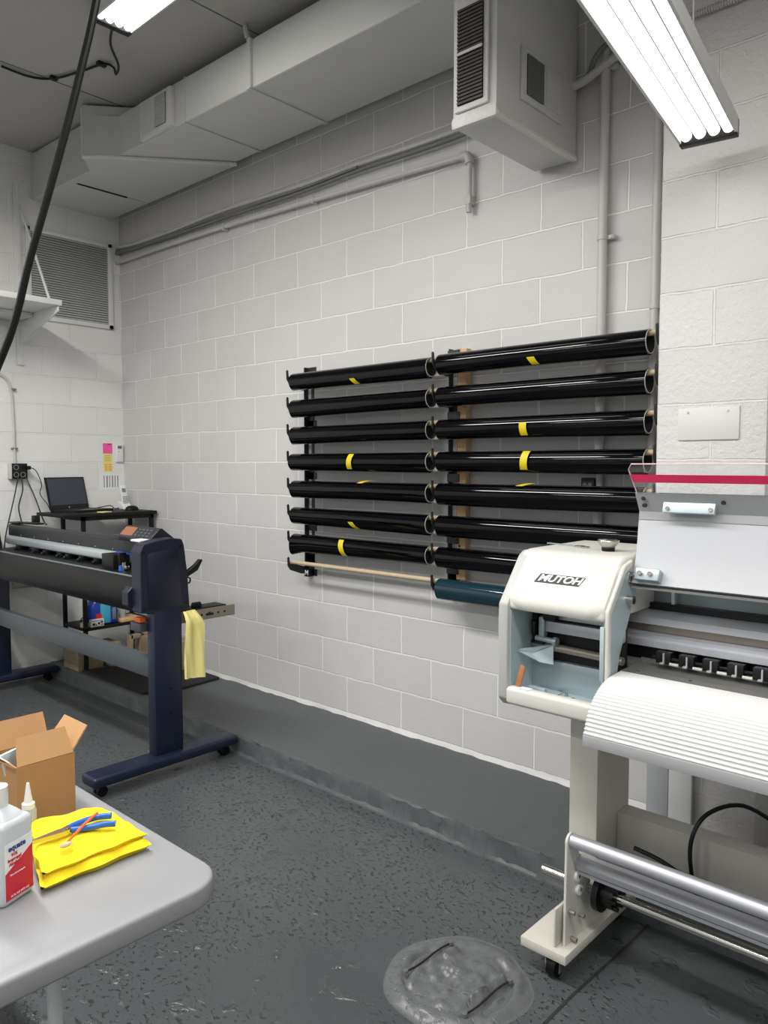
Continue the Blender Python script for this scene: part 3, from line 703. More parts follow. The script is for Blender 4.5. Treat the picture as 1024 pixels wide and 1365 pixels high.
build(MB().lathe((.38, -.245, sz+.028), [(.018, 0), (.02, .03), (0, .035)], 14), 'contents', 'grille', jr)

# ------------------------------------------------------------------ concrete blocks and mat on the ledge
def cinder(label, x0, x1, y0, y1, z0, z1, hollow, joint=None):
    t = thing('concrete_block', label, 'block', ((x0+x1)/2, (y0+y1)/2, z0), 'concrete blocks')
    if hollow:
        mb = MB(); t_ = .03; ym = (y0+y1)/2
        mb.box(x0, x1, y0, y0+t_, z0, z1, .004).box(x0, x1, y1-t_, y1, z0, z1, .004).box(x0, x1, ym-t_/2, ym+t_/2, z0, z1, .004)
        mb.box(x0, x1, y0+.01, y1-.01, z0, z0+t_, .004).box(x0, x1, y0+.01, y1-.01, z1-t_, z1, .004)
        build(mb, 'block', 'cinder', t)
    else:
        build(MB().box(x0, x1, y0, y1, z0, z1, .008), 'block', 'cinder', t)
    return t
cinder('tan concrete block at the left end of the ledge, beneath the black stand', .20, .42, -.60, -.41, .088, .27, False)
cinder('narrow tan concrete block standing right of the end block', .28, .47, -.385, -.30, .088, .26, False)
cinder('hollow tan concrete block behind the plotter leg with open dark cells', .55, .95, -.20, -.03, .088, .30, False)
b_ = cinder('tan concrete block on its side with an open cell, below the shelf of the stand', .50, .545, -.28, -.08, .088, .31, True)
tag(build(MB().prism([(.44, -.585), (1.22, -.575), (1.30, -.33), (1.28, -.045), (.62, -.03)], 'Z', .089, .106, .004, 1), 'floor_mat', 'matt', None, (.9, -.3, .089)), 'black foam mat lying on the ledge behind the plotter leg', 'mat')

# ------------------------------------------------------------------ vinyl cutter (navy plotter)
C_ = thing('vinyl_cutter', 'long navy and black plotter on two wheeled feet beside the left wall', 'plotter', (1.2, -1.0, 0))
def cutter_end(x0, x1, near):
    prof = [(-1.15, .812), (-1.152, 1.10), (-1.135, 1.135), (-1.06, 1.150), (-.98, 1.158), (-.925, 1.149), (-.912, 1.12), (-.895, .98), (-.884, .80), (-1.06, .795)]
    if not near: prof = [(min(y, -.945), min(z, 1.10)) for y, z in prof[:5]]+[(-.945, .80), (-1.06, .795)]
    h = build(MB().prism(prof, 'X', x0, x1, .0035, 1), 'end_housing', 'navy', C_, smooth=12)
    if near:
        ip = [(-1.112, .80+.02), (-1.114, 1.08), (-1.10, 1.095), (-.985, 1.108), (-.955, 1.10), (-.945, 1.05), (-.93, .82)]
        build(MB().prism(ip, 'X', x1-.004, x1+.0035, .003, 2), 'side_panel', 'navy', h)
        for y, z in ((-1.132, 1.10), (-.936, 1.115), (-1.132, .83), (-.905, .835)): build(MB().cyl((x1-.002, y, z), (x1+.003, y, z), .008, n=14), 'bolt', 'black', h)
    return h
cutter_end(2.135, 2.22, True)
cutter_end(.03, .13, False)
for x0, x1 in ((2.155, 2.222), (.085, .15)):
    lg = build(MB().box(x0, x1, -1.085, -.932, .09, .81, .006), 'leg', 'navyleg', C_)
    for z in (.42, .30): build(MB().cyl((x1-.002, -1.0, z), (x1+.003, -1.0, z), .006, n=10), 'bolt', 'black', lg)
    build(MB().box(x0-.012, x1+.045, -1.425, -.628, .055, .105, .014, 3), 'foot', 'navyleg', C_)
    for y in (-1.365, -.685):
        xc = (x0+x1)/2+.02
        cs = build(MB().box(xc-.018, xc+.018, y-.02, y+.02, .04, .058, .003).box(xc-.017, xc-.013, y-.01, y+.012, .018, .05).box(xc+.013, xc+.017, y-.01, y+.012, .018, .05), 'caster', 'black', C_)
        build(MB().cyl((xc-.022, y, .0245), (xc-.004, y, .0245), .0245, n=24).cyl((xc+.004, y, .0245), (xc+.022, y, .0245), .0245, n=24), 'wheel', 'rubber', cs)
build(MB().box(.14, 2.16, -1.055, -1.02, .465, .572, .004), 'crossbar', 'greybar', C_)
# body between the housings: cover beam, rail, platen, curved apron
build(MB().prism([(-.93, 1.042), (-.93, 1.105), (-.922, 1.118), (-.895, 1.12), (-.885, 1.10), (-.885, 1.042)], 'X', .15, 2.137, .003, 1), 'top_cover', 'charcoal', C_)
for i in range(9): build(MB().cyl((.35+i*.2, -.932, 1.052), (.35+i*.2, -.929, 1.052), .004, n=8), 'cover_screw', 'steelgrey', C_)
build(MB().prism([(-.95, .992), (-.95, 1.024), (-.93, 1.04), (-.86, 1.04), (-.86, .985), (-.94, .985)], 'X', .15, 1.70, .002, 1), 'carriage_rail', 'railw', C_)
build(MB().prism([(-1.07, .93), (-1.07, .955), (-.88, .96), (-.86, .93)], 'X', .15, 2.137), 'platen', 'black', C_)
build(MB().box(.15, 2.137, -1.055, -1.048, .955, .9575).box(.15, 2.137, -1.068, -1.064, .955, .9575), 'cutting_strip', 'steelgrey', C_)
build(MB().box(.15, 2.137, -.885, -.87, .93, .99), 'rear_plate', 'steelgrey', C_)
pr = [(-1.072, .955)]
for k in range(13):
    a = R(70-130*k/12); pr.append((-1.055-.082*math.cos(a), .878+.082*math.sin(a)))
pr += [(-1.08, .785), (-1.02, .79), (-.99, .82), (-.99, .955)]
build(MB().prism(pr, 'X', .15, 2.10), 'front_apron', 'blackm', C_)
build(MB().prism([(-1.14, .82), (-1.175, .84), (-1.175, .905), (-1.15, .93), (-1.10, .93), (-1.10, .82)], 'X', 2.085, 2.14, .003, 1), 'apron_bracket', 'navy', C_, smooth=0)
for x in (.35, .62, .75, .95, 1.05, 1.22, 1.40, 1.55):
    build(MB().box(x-.014, x+.014, -.96, -.885, .958, .985, .003).cyl((x-.012, -.965, .966), (x+.012, -.965, .966), .009, n=10), 'pinch_roller', 'black', C_)
cr = build(MB().box(1.575, 1.70, -1.01, -.93, .955, 1.036, .004).box(1.70, 1.73, -.99, -.93, .965, 1.045, .003), 'cutting_carriage', 'black', C_)
build(MB().cyl((1.765, -.985, .955), (1.765, -.985, 1.0), .009, n=12).box(1.735, 1.80, -.99, -.972, .965, .985, .002), 'tool_holder', 'chrome', cr)
build(MB().cyl((1.755, -.995, .952), (1.755, -.995, .982), .013, n=12), 'blade_cap', 'blue', cr)
build(MB().box(1.79, 1.83, -.955, -.935, .975, 1.04, .002), 'carriage_label', 'white', cr)
build(MB().box(1.62, 1.80, -.95, -.932, 1.036, 1.046, .002), 'blue_cable', 'blue', C_)
cp = build(MB().prism([(-1.018, 1.122), (-1.028, 1.146), (-.976, 1.197), (-.962, 1.197), (-.888, 1.138), (-.888, 1.121), (-.935, 1.1205)], 'X', 1.785, 2.105, .002, 1).box(1.68, 1.79, -1.02, -.90, 1.1205, 1.145, .004), 'control_panel', 'charcoal', C_)
pv = Vector((0, .052, .051)).normalized(); px = Vector((1, 0, 0)); pn = px.cross(pv); po = Vector((1.785, -1.028, 1.146))
build(MB().slab([po+px*.012+pv*.01, po+px*.125+pv*.01, po+px*.125+pv*.065, po+px*.012+pv*.065], pn, .0012), 'lcd_screen', 'orange', cp)
mb = MB()
for i in range(4):
    for j in range(3):
        q = po+px*(.15+i*.036)+pv*(.010+j*.019); mb.slab([q, q+px*.022, q+px*.022+pv*.011, q+pv*.011], pn, .002)
build(mb, 'keys', 'keyg', cp)
build(MB().box(2.04, 2.125, -1.10, -1.04, 1.138, 1.149, .003), 'pen_tray', 'whitep', C_)
# rear bits
ra = build(MB().prism([(-.895, .955), (-.83, .985), (-.80, 1.035), (-.815, 1.04), (-.85, 1.01), (-.895, .985)], 'X', 2.19, 2.215, .003, 1), 'lever', 'black', C_)
build(MB().tube([(2.2, -.885, .955), (2.2, -.868, .945), (2.2, -.872, .925), (2.2, -.89, .93)], .004, 6, 4), 'hook_wire', 'black', C_)
for x0, dz in ((2.185, 0), (.16, -.05)):
    ar = build(MB().box(x0, x0+.012, -.92, -.595, .725+dz, .78+dz, .002), 'media_arm', 'warmalu', C_)
    mb = MB()
    for y in (-.66, -.70, -.80): mb.cyl((x0+.011, y, .752+dz), (x0+.0135, y, .752+dz), .006, n=10)
    mb.box(x0+.012, x0+.0135, -.775, -.73, .744+dz, .756+dz).box(x0+.012, x0+.0145, -.76, -.747, .745+dz, .762+dz)
    build(mb, 'slot_holes', 'black', ar)
    build(MB().box(x0-.10, x0, -.90, -.64, .765+dz, .785+dz, .002), 'media_rail', 'blackm', C_)
build(MB().box(2.06, 2.15, -1.12, -1.075, .705, .748, .004), 'sensor_box', 'keyg', C_)
oc = build(MB().box(2.10, 2.153, -1.12, -1.088, .752, .775, .003), 'connector', 'orangep', C_)
build(MB().cyl((2.15, -.78, .795), (2.15, -.82, .795), .018, n=16), 'roller_end', 'black', C_)
o = tag(build(MB().box(.28, .48, -.90, -.845, 1.1225, 1.135, .004, rot=(R(8), 'Z', Vector((.38, -.87, 1.12)))), 'power_brick', 'black', None, (.38, -.87, 1.1225)), 'flat black power brick lying on top of the plotter', 'adapter')
tag(build(MB().box(.30, .345, -.84, -.80, 1.1225, 1.175, .004), 'plug_adapter', 'black', None, (.32, -.82, 1.1225)), 'small upright black plug adapter on the plotter below the laptop', 'adapter')
tag(build(MB().box(.155, .30, -.99+.06, -.86, 1.1225, 1.132, .003), 'remote_control', 'black', None, (.22, -.9, 1.1225)), 'flat black slab at the far left end of the plotter top', 'remote')

# pale cloth hanging from the arm
rows = []
rg = random.Random(11)
for i in range(15):
    u = i/14; z = .79-.335*u; row = []
    for k in range(13):
        v = k/12; y = -.925+.11*v
        if u < .25: y = -.925+ (.055+.055*min(1, u/.25+.1))*v
        x = 2.238+.006*math.sin(v*7+u*2)+.004*math.sin(v*13-u*4)+(.012*(1-u)**3)-.03*max(0, .12-u)/.12
        if u > .9: y += .006*math.sin(v*9)
        row.append((x, y, z-.01*v*(u > .95)))
    rows.append(row)
tag(build(MB().sheet(rows, .012), 'cleaning_cloth', 'clothp', None, (2.24, -.87, .455), 60), 'pale yellow cloth hanging from the metal arm of the plotter', 'cloth')

# ------------------------------------------------------------------ wide format printer
X1 = 5.95
Pn = thing('wide_format_printer', 'large cream wide-format printer with its lid open, in front of the pillar', 'printer', (5.1, -.85, 0))
# stand
for fx in (4.285, X1-.02):
    build(MB().box(fx, fx+.152, -1.105, -.632, .07, .10, .004, 2), 'foot', 'beige', Pn)
    for y in (-1.065, -.67):
        xc = fx+.095
        cs = build(MB().box(xc-.024, xc+.024, y-.025, y+.025, .062, .071).box(xc-.024, xc-.021, y-.014, y+.014, .02, .065).box(xc+.021, xc+.024, y-.014, y+.014, .02, .065), 'caster', 'chrome', Pn)
        build(MB().cyl((xc-.014, y, .03), (xc+.014, y, .03), .03, n=28), 'wheel', 'rubber', cs)
    build(MB().box(fx+.022, fx+.118, -.86, -.632, .098, .775, .004), 'stand_leg', 'beige', Pn)
# take-up side plate, gusset, buttons
pp = [(-1.065, .098), (-1.06, .385)]
for k in range(7):
    a = R(200-170*k/6); pp.append((-1.035+.026*math.cos(a), .408+.026*math.sin(a)))
pp += [(-.985, .352), (-.955, .335), (-.93, .30), (-.90, .2), (-.72, .115), (-.72, .098)]
tp = build(MB().prism(pp, 'X', 4.404, 4.412, .0015, 1), 'takeup_plate', 'cream', Pn)
build(MB().box(4.388, 4.393, -1.088, -.88, .1, .215, .001), 'gusset', 'beige', Pn)
for y, z in ((-1.0, .29), (-.99, .245)):
    q = build(MB().cyl((4.412, y, z), (4.42, y, z), .0165, n=20), 'button', 'white', tp)
    build(MB().cyl((4.42, y+.003, z), (4.4215, y+.003, z), .006, n=12), 'button_mark', 'ink', q)
for y, z in ((-1.045, .20), (-.985, .165), (-1.03, .112)): build(MB().cyl((4.40, y, z), (4.432, y, z), .006, n=10), 'screw', 'warmalu', tp)
for x, y in ((4.34, -.99), (4.355, -.9)): build(MB().cyl((x, y, .099), (x, y, .104), .007, n=10), 'screw', 'gasket', Pn)
build(MB().cyl((4.413, -1.032, .41), (X1, -1.032, .41), .0205, n=28), 'guide_tube', 'alu', Pn)
build(MB().prism([(-1.008, .312), (-1.012, .332), (-1.0, .342), (-.962, .345), (-.955, .312)], 'X', 4.412, X1, .001, 1).box(4.412, X1, -1.0, -.96, .296, .306), 'guide_bar', 'alu', Pn)
build(MB().cyl((4.258, -.93, .228), (X1+.1, -.93, .228), .0145, n=24).cyl((4.43, -.915, .262), (X1, -.915, .262), .009, n=14), 'takeup_shaft', 'chrome', Pn)
mb = MB().cyl((4.45, -.93, .228), (4.468, -.93, .228), .056, n=36).cyl((4.468, -.93, .228), (4.505, -.93, .228), .034, n=24)
for k in range(6):
    a = k*math.pi/3; mb.box(4.468, 4.52, -.93+.03*math.cos(a)-.006, -.93+.03*math.cos(a)+.006, .228+.03*math.sin(a)-.006, .228+.03*math.sin(a)+.006, .002)
build(mb, 'core_flange', 'black', Pn)
build(MB().box(4.403, X1, -.72, -.645, .215, .388, .003), 'stand_crossbeam', 'beigeshade', Pn)
build(MB().tube([(4.68, -.73, .17), (4.66, -.76, .30), (4.66, -.76, .40), (4.69, -.72, .47), (4.77, -.66, .50), (4.87, -.60, .44), (4.93, -.56, .40)], .0065, 10, 6), 'power_lead', 'black', Pn)
build(MB().tube([(4.50, -.80, .33), (4.58, -.80, .32), (4.66, -.80, .295), (4.75, -.80, .28)], .007, 8, 5).box(4.62, 4.72, -.82, -.78, .275, .30, .003), 'data_lead', 'black', Pn)
# chassis under the body
build(MB().box(4.20, X1, -1.0, -.56, .757, .795, .006), 'chassis', 'creamdk', Pn)
build(MB().prism([(-.86, .66), (-.80, .70), (-.80, .757), (-1.0, .757), (-1.0, .74)], 'X', 4.43, 4.47), 'chassis_bracket', 'gasket', Pn)
# end cap of the body
ec = build(MB().prism([(-.52, .765), (-1.02, .765), (-1.045, .79), (-1.045, 1.085), (-.935, 1.225), (-.91, 1.24), (-.52, 1.24)], 'X', 4.154, 4.188, .006, 2), 'end_panel', 'creamdk', Pn)
hood = build(MB().prism([(-.52, 1.245), (-.895, 1.245), (-.925, 1.236), (-.945, 1.21), (-1.03, 1.105), (-1.035, 1.068), (-.96, 1.066), (-.52, 1.066)], 'X', 4.162, 4.502, .012, 3), 'hood', 'cream', Pn)
# padded front panel of the hood: rounded lower corners, folded along the slant
def sl(v):   # distance down the front -> (y,z)
    s1 = math.hypot(.085, .105)
    if v <= s1: return (-.945-.085*v/s1, 1.212-.107*v/s1)
    return (-1.03-.003*(v-s1)/.04, 1.105-(v-s1))
tot = math.hypot(.085, .107)+.034
def pt(x, v, off):
    y, z = sl(v); d = (Vector((0, -.78, .62)) if v < .12 else Vector((0, -1, .05))).normalized()*off
    return (x, y+d.y, z+d.z)
rows = []
nv = 12; rc = .045
for i in range(nv+1):
    v = tot*i/nv
    dbot = tot-v; inset = 0
    if dbot < rc: inset = rc-math.sqrt(max(0, rc**2-(rc-dbot)**2))
    if v < .02: inset = max(inset, .02-math.sqrt(max(0, .02**2-(.02-v)**2)))
    a, b_ = 4.186+inset, 4.498-inset
    rows.append([pt(a+(b_-a)*k/14, v, .010 if 0 < k < 14 and 0 < i < nv else .0) for k in range(15)])
build(MB().sheet(rows, .004), 'hood_panel', 'cream', hood, smooth=50)
bo = Vector(pt(4.335, .062, .0085)); bx = Vector((1, 0, 0)); bu = Vector((0, .085, .107)).normalized(); bn = bx.cross(bu)
q = [bo-bx*.082-bu*.016, bo+bx*.068-bu*.016, bo+bx*.082+bu*.016, bo-bx*.068+bu*.016]
bd = build(MB().slab(q, bn, .0025), 'name_badge', 'black', hood)
text('MUTOH', .0325, frame(bo+bn*.0027, bx, bu) @ Matrix.Scale(1.22, 4, (1, 0, 0)), 'badge_lettering', 'inkwhite', bd, bold=.0009, shear=.3, spacing=.98)
# inside of the end bay
build(MB().box(4.188, 4.192, -1.03, -.70, .80, 1.066), 'bay_lining', 'bluegrey', Pn)
build(MB().box(4.188, 4.50, -.888, -.878, .885, 1.066), 'bay_shade_sheet', 'black', Pn)  # black sheet added to darken the depth of the bay
build(MB().box(4.188, 4.51, -1.03, -.70, .792, .802), 'bay_floor', 'bluegrey', Pn)
build(MB().box(4.188, 4.50, -.905, -.87, .80, .896, .003), 'bay_rear_sill', 'steelgrey', Pn)
build(MB().box(4.186, 4.62, -1.052, -1.012, .775, .83, .012, 3), 'front_sill', 'cream', Pn)
build(MB().box(4.194, 4.212, -.91, -.885, .90, 1.06, .002), 'bay_upright', 'blackm', Pn)
build(MB().box(4.245, 4.50, -.915, -.889, .988, 1.022, .002).box(4.245, 4.50, -.905, -.889, 1.03, 1.045, .001), 'bay_rail', 'alu', Pn)
build(MB().cyl((4.19, -.905, .942), (4.50, -.905, .934), .0125, n=16), 'feed_shaft', 'warmalu', Pn)
build(MB().box(4.225, 4.245, -.925, -.90, .97, 1.035, .003).cyl((4.215, -.92, .965), (4.285, -.92, .962), .009, n=14).cyl((4.278, -.92, .962), (4.29, -.92, .962), .014, n=14), 'drive_motor', 'steelgrey', Pn)
build(MB().box(4.245, 4.29, -.935, -.91, 1.028, 1.05, .004), 'cable_carrier', 'black', Pn)
build(MB().box(4.205, 4.218, -.935, -.91, .975, 1.02, .003).box(4.20, 4.245, -.93, -.905, .948, .956, .002), 'wiring_block', 'black', Pn)
mb = MB().slab([(4.196, -.997, .932), (4.223, -.955, .92), (4.245, -.950, .897)], (0, -.4, 1), .003)
mb.slab([(4.196, -.994, .936), (4.277, -.915, .949), (4.224, -.955, .922)], (0, -.3, 1), .0025)
mb.slab([(4.223, -.955, .921), (4.277, -.92, .948), (4.283, -.928, .891), (4.246, -.950, .897)], (.2, -1, .2), .003)
build(mb, 'drip_tray', 'bluegrey', Pn)
build(MB().box(4.462, 4.470, -.96, -.93, .86, .94), 'black_strip', 'black', Pn)
build(MB().box(4.47, 4.49, -.985, -.965, .865, .935, .002), 'scale_bracket', 'bluegrey', Pn)
build(MB().box(4.225, 4.285, -.985, -.965, .803, .825, .002).box(4.225, 4.31, -.975, -.915, .803, .806), 'floor_bracket', 'bluegrey', Pn)
for x, y in ((4.33, -.93), (4.37, -.96), (4.30, -.915)): build(MB().cyl((x, y, .803), (x, y, .81), .006, n=10), 'screw', 'chrome', Pn)
build(MB().box(4.488, 4.500, -1.032, -.99, .90, 1.055, .001), 'zinc_strip', 'bluegrey', Pn)
# right jamb of the bay
jp = [(-.79, 1.19), (-.755, 1.165), (-.84, 1.145), (-.925, 1.0), (-.95, .955), (-.96, .912), (-1.02, .912), (-1.025, 1.08), (-.935, 1.195), (-.87, 1.20)]
jb = build(MB().prism(jp, 'X', 4.497, 4.508), 'side_jamb', 'bluegrey', Pn)
build(MB().prism([(-1.03, 1.06), (-1.03, 1.10), (-.93, 1.222), (-.88, 1.235), (-.885, 1.215), (-.925, 1.195), (-1.01, 1.09), (-1.01, .90), (-1.03, .90)], 'X', 4.501, 4.513, .003, 1), 'jamb_edge', 'cream', Pn)
build(MB().cyl((4.505, -.905, 1.12), (4.53, -.905, 1.12), .012, n=14), 'hinge_bolt', 'chrome', jb)
# platen, rail, pinch rollers, rear cover
build(MB().prism([(-.945, .87), (-.945, .916), (-.893, .916), (-.893, .912), (-.888, .912), (-.888, .916), (-.80, .918), (-.80, .93), (-.76, .93), (-.74, .87)], 'X', 4.508, X1).box(4.36, 4.508, -.86, -.76, .87, .925), 'platen', 'platen', Pn)
for i in range(9): build(MB().cyl((4.55+i*.15, -.915, .915), (4.55+i*.15, -.915, .918), .005, n=8), 'platen_screw', 'chrome', Pn)
build(MB().prism([(-.78, .962), (-.825, .972), (-.825, .990), (-.812, .994), (-.815, 1.006), (-.79, 1.012), (-.79, 1.032), (-.815, 1.038), (-.815, 1.058), (-.795, 1.066), (-.71, 1.068), (-.71, .962)], 'X', 4.36, X1), 'carriage_rail', 'alu', Pn)
build(MB().box(4.36, X1, -.793, -.785, 1.012, 1.034), 'rail_strip', 'brownalu', Pn)
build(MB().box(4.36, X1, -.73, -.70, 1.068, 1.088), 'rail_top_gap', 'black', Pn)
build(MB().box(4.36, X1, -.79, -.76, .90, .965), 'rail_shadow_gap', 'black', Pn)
for k in range(17):
    x = 4.60+k*.067
    pr_ = build(MB().box(x-.026, x+.018, -.85, -.76, .934, .968, .003).cyl((x-.04, -.838, .948), (x+.03, -.838, .948), .005, n=10), 'pinch_roller', 'black', Pn)
    build(MB().box(x-.002, x+.002, -.857, -.851, .938, .966).box(x-.010, x+.002, -.861, -.849, .934, .939, .001), 'lever', 'railw', pr_)
    build(MB().cyl((x+.016, -.85, .936), (x+.042, -.85, .936), .0045, n=10), 'roller_sleeve', 'beige', pr_)
build(MB().box(4.36, X1, -.70, -.68, .80, 1.235, .003), 'rear_cover', 'slate', Pn)
build(MB().box(4.565, 4.575, -.72, -.70, 1.07, 1.22), 'rear_cover_rib', 'lidgrey', Pn)
# ribbed output apron
arc = [(-.950, .918), (-.985, .917), (-1.02, .914), (-1.05, .908), (-1.085, .896), (-1.115, .877), (-1.135, .858), (-1.152, .834), (-1.165, .805), (-1.172, .786)]
P2 = [Vector((0, y, z)) for y, z in arc]; S_ = []
for i in range(len(P2)-1):
    a = P2[max(i-1, 0)]; b_ = P2[i]; c = P2[i+1]; d = P2[min(i+2, len(P2)-1)]
    for k in range(12):
        t = k/12; S_.append(.5*((2*b_)+(-a+c)*t+(2*a-5*b_+4*c-d)*t*t+(-a+3*b_-3*c+d)*t**3))
S_.append(P2[-1])
cum = [0]
for a, b_ in zip(S_, S_[1:]): cum.append(cum[-1]+(b_-a).length)
nrib = 25; outl = []
for i in range(nrib*4+1):
    s_ = cum[-1]*i/(nrib*4); j = max(k for k in range(len(cum)) if cum[k] <= s_+1e-9); j = min(j, len(S_)-2)
    f_ = (s_-cum[j])/max(1e-9, cum[j+1]-cum[j]); p = S_[j].lerp(S_[j+1], f_)
    d = (S_[j+1]-S_[j]).normalized(); nrm = Vector((0, d.z, -d.y)); nrm = nrm if nrm.z > 0 or nrm.y < 0 else -nrm
    h = (0, .0034, .0038, .0008)[i % 4]*min(1, .4+.6*i/(nrib*2))
    outl.append((p.y+nrm.y*h, p.z+nrm.z*h))
inner = [(y+.012, z-.014) for y, z in arc[::-1]]
ap = build(MB().prism(outl+[(-1.162, .786)]+inner[1:], 'X', 4.516, X1), 'output_apron', 'apron', Pn, smooth=25)
build(MB().box(4.514, X1, -1.174, -1.158, .758, .788, .001), 'apron_lip', 'aprondk', Pn)
# lid
lp = [(-.862, 1.158), (-.885, 1.168), (-.876, 1.19), (-.856, 1.255), (-.845, 1.35), (-.842, 1.375), (-.837, 1.375), (-.840, 1.35), (-.850, 1.25), (-.868, 1.185)]
lid = build(MB().prism(lp, 'X', 4.512, X1), 'lid', 'lidgrey', Pn, smooth=20)
t0, t1 = Vector((0, -.842, 1.375)), Vector((0, -.874, 1.429)); t2 = Vector((0, -.940, 1.515)); nn = Vector((0, -.86, -.5)).normalized()
build(MB().prism([(-.847, 1.353), (-.844, 1.376), (-.876, 1.431), (-.872, 1.433), (-.840, 1.378), (-.842, 1.353)], 'X', 4.513, X1), 'acrylic_strip', 'lidstrip', lid)
def ac(x, f): p = t1.lerp(t2, f); return Vector((x, p.y, p.z))
wn = build(MB().slab([ac(4.518, 0), ac(X1, 0), ac(X1, 1), ac(4.528, 1), ac(4.515, .82)], (0, .8, .6), .004), 'clear_window', 'glass', lid)
nz = Vector((0, -.8, -.6))*.0012
build(MB().slab([ac(4.5175, .40)+nz, ac(X1, .40)+nz, ac(X1, .66)+nz, ac(4.5165, .66)+nz], (0, -.8, -.6), .0006), 'pink_tape', 'pink', wn)
build(MB().tube([ac(4.518, 0), ac(4.515, .82), ac(4.528, 1), ac(X1, 1)], .0016, 6, 0), 'window_edge', 'edge', wn)
for x, z in ((4.535, 1.415), (4.538, 1.395), (4.76, 1.41)):
    build(MB().cyl((x, -.866-.004, z), (x, -.86, z), .006, n=10), 'lid_screw', 'inkdk', lid)
hp = build(MB().box(4.595, 4.74, -.875, -.860, 1.375, 1.405, .002, rot=(R(-18), 'X', Vector((4.6, -.866, 1.39)))), 'latch_plate', 'bluegrey', lid)
for x in (4.61, 4.73):
    build(MB().cyl((x, -.88, 1.39), (x, -.87, 1.387), .006, n=10), 'screw', 'chrome', hp)
hg = build(MB().box(4.528, 4.60, -.905, -.875, 1.176, 1.212, .003, rot=(R(-25), 'X', Vector((4.56, -.89, 1.19)))), 'hinge_block', 'steelgrey', lid)
for x in (4.545, 4.575): build(MB().cyl((x, -.91, 1.203), (x, -.895, 1.197), .007, n=12), 'screw', 'chrome', hg)
build(MB().cyl((4.485, -.885, 1.192), (4.53, -.885, 1.192), .008, n=12).cyl((4.495, -.89, 1.177), (4.51, -.89, 1.177), .013, n=14), 'hinge_pin', 'chrome', hg)
build(MB().box(4.512, X1, -.89, -.862, 1.153, 1.159), 'lid_lower_edge', 'gasket', lid)
# right end of the body
build(MB().prism([(-.52, .765), (-1.03, .765), (-1.05, .79), (-1.05, 1.085), (-.935, 1.225), (-.91, 1.245), (-.52, 1.245)], 'X', X1, X1+.32, .015, 3), 'control_end', 'cream', Pn)

# things on the printer
bw = thing('steel_dish', 'small round polished steel dish on top of the printer hood', 'dish', (4.395, -.80, 1.2455))
build(MB().lathe((4.395, -.80, 1.2455), [(.018, 0), (.019, .012), (.022, .014), (.032, .026), (.034, .032), (.033, .034), (.028, .03), (.012, .024), (0, .023)], 30), 'bowl', 'chrome', bw)
build(MB().lathe((4.395, -.80, 1.2455), [(.0195, 0), (.0205, .011), (.0, .011)], 24), 'base_ring', 'rubber', bw)
kn = thing('spanner_tool', 'thin grey tool with a chrome ring lying on the printer hood beside the dish', 'tool', (4.24, -.74, 1.2455))
build(MB().slab([(4.14, -.735, 1.246), (4.255, -.755, 1.246), (4.257, -.745, 1.246), (4.14, -.722, 1.246)], (0, 0, 1), .003), 'blade', 'steelgrey', kn)
build(MB().ring((4.28, -.765, 1.2465), (0, 0, 1), .017, .011, .004, 20).ring((4.305, -.775, 1.2465), (0, 0, 1), .014, .009, .004, 20), 'key_ring', 'chrome', kn)
tag(build(MB().box(4.207, 4.224, -1.028, -1.022, .832, .90, .001, rot=(R(16), 'Y', Vector((4.214, -1.025, .832)))), 'wood_shim', 'wood', None, (4.214, -1.025, .832)), 'small brown wooden shim leaning on the sill of the printer bay', 'shim')
M['wood2'] = mat('brown_shim', (178, 118, 72), .6)
bpy.data.objects['wood_shim'].data.materials[0] = M['wood2']
tag(build(MB().box(4.23, 4.265, -1.045, -1.02, .8302, .8312), 'paper_label', 'paper', None, (4.25, -1.03, .8302)), 'tiny white label lying on the printer sill beside the shim', 'label')
# white boards leaning behind the printer
o = thing('white_board', 'two white panels standing against the foot of the pillar behind the printer', 'board', (4.37, -.235, .088))
build(MB().box(4.292, 4.375, -.235, -.215, .089, .70, .002), 'panel', 'lidgrey', o)
build(MB().box(4.377, 4.462, -.235, -.215, .089, .70, .002), 'panel', 'white', o)

# ------------------------------------------------------------------ folding table and what lies on it
T = thing('folding_table', 'pale grey plastic folding table with rounded corners in the near left corner', 'table', (3.4, -2.57, 0))
tx0, tx1, ty0, ty1, tz, rc = 2.48, 4.325, -2.95, -2.19, .74, .075
out = []
for cx, cy, a0 in ((tx1-rc, ty1-rc, 0), (tx0+rc, ty1-rc, 90), (tx0+rc, ty0+rc, 180), (tx1-rc, ty0+rc, 270)):
    for k in range(9): a = R(a0+90*k/8); out.append((cx+rc*math.cos(a), cy+rc*math.sin(a)))
build(MB().prism(out, 'Z', tz-.042, tz, .008, 3), 'tabletop', 'hdpe', T, smooth=40)
build(MB().box(tx0+.05, tx1-.06, ty1-.06, ty1-.02, tz-.058, tz-.041, .004).box(tx0+.05, tx1-.06, ty0+.02, ty0+.06, tz-.058, tz-.041, .004), 'side_rail', 'tleg', T)
for lx, s_ in ((4.045, 1), (2.76, -1)):
    for y in (-2.4, -2.77):
        build(MB().tube([(lx-.01*s_, y, tz-.05), (lx+.0*s_, y, .4), (lx+.02*s_, y, .0)], .0140, 14, 3), 'leg', 'tleg', T)
    build(MB().tube([(lx-.004, -2.4, .425), (lx-.004, -2.77, .425)], .011, 10, 0), 'leg_stretcher', 'tleg', T)
    build(MB().tube([(lx-.004, -2.585, .43), (lx-.25*s_, -2.585, tz-.05)], .010, 10, 0), 'brace', 'tleg', T)
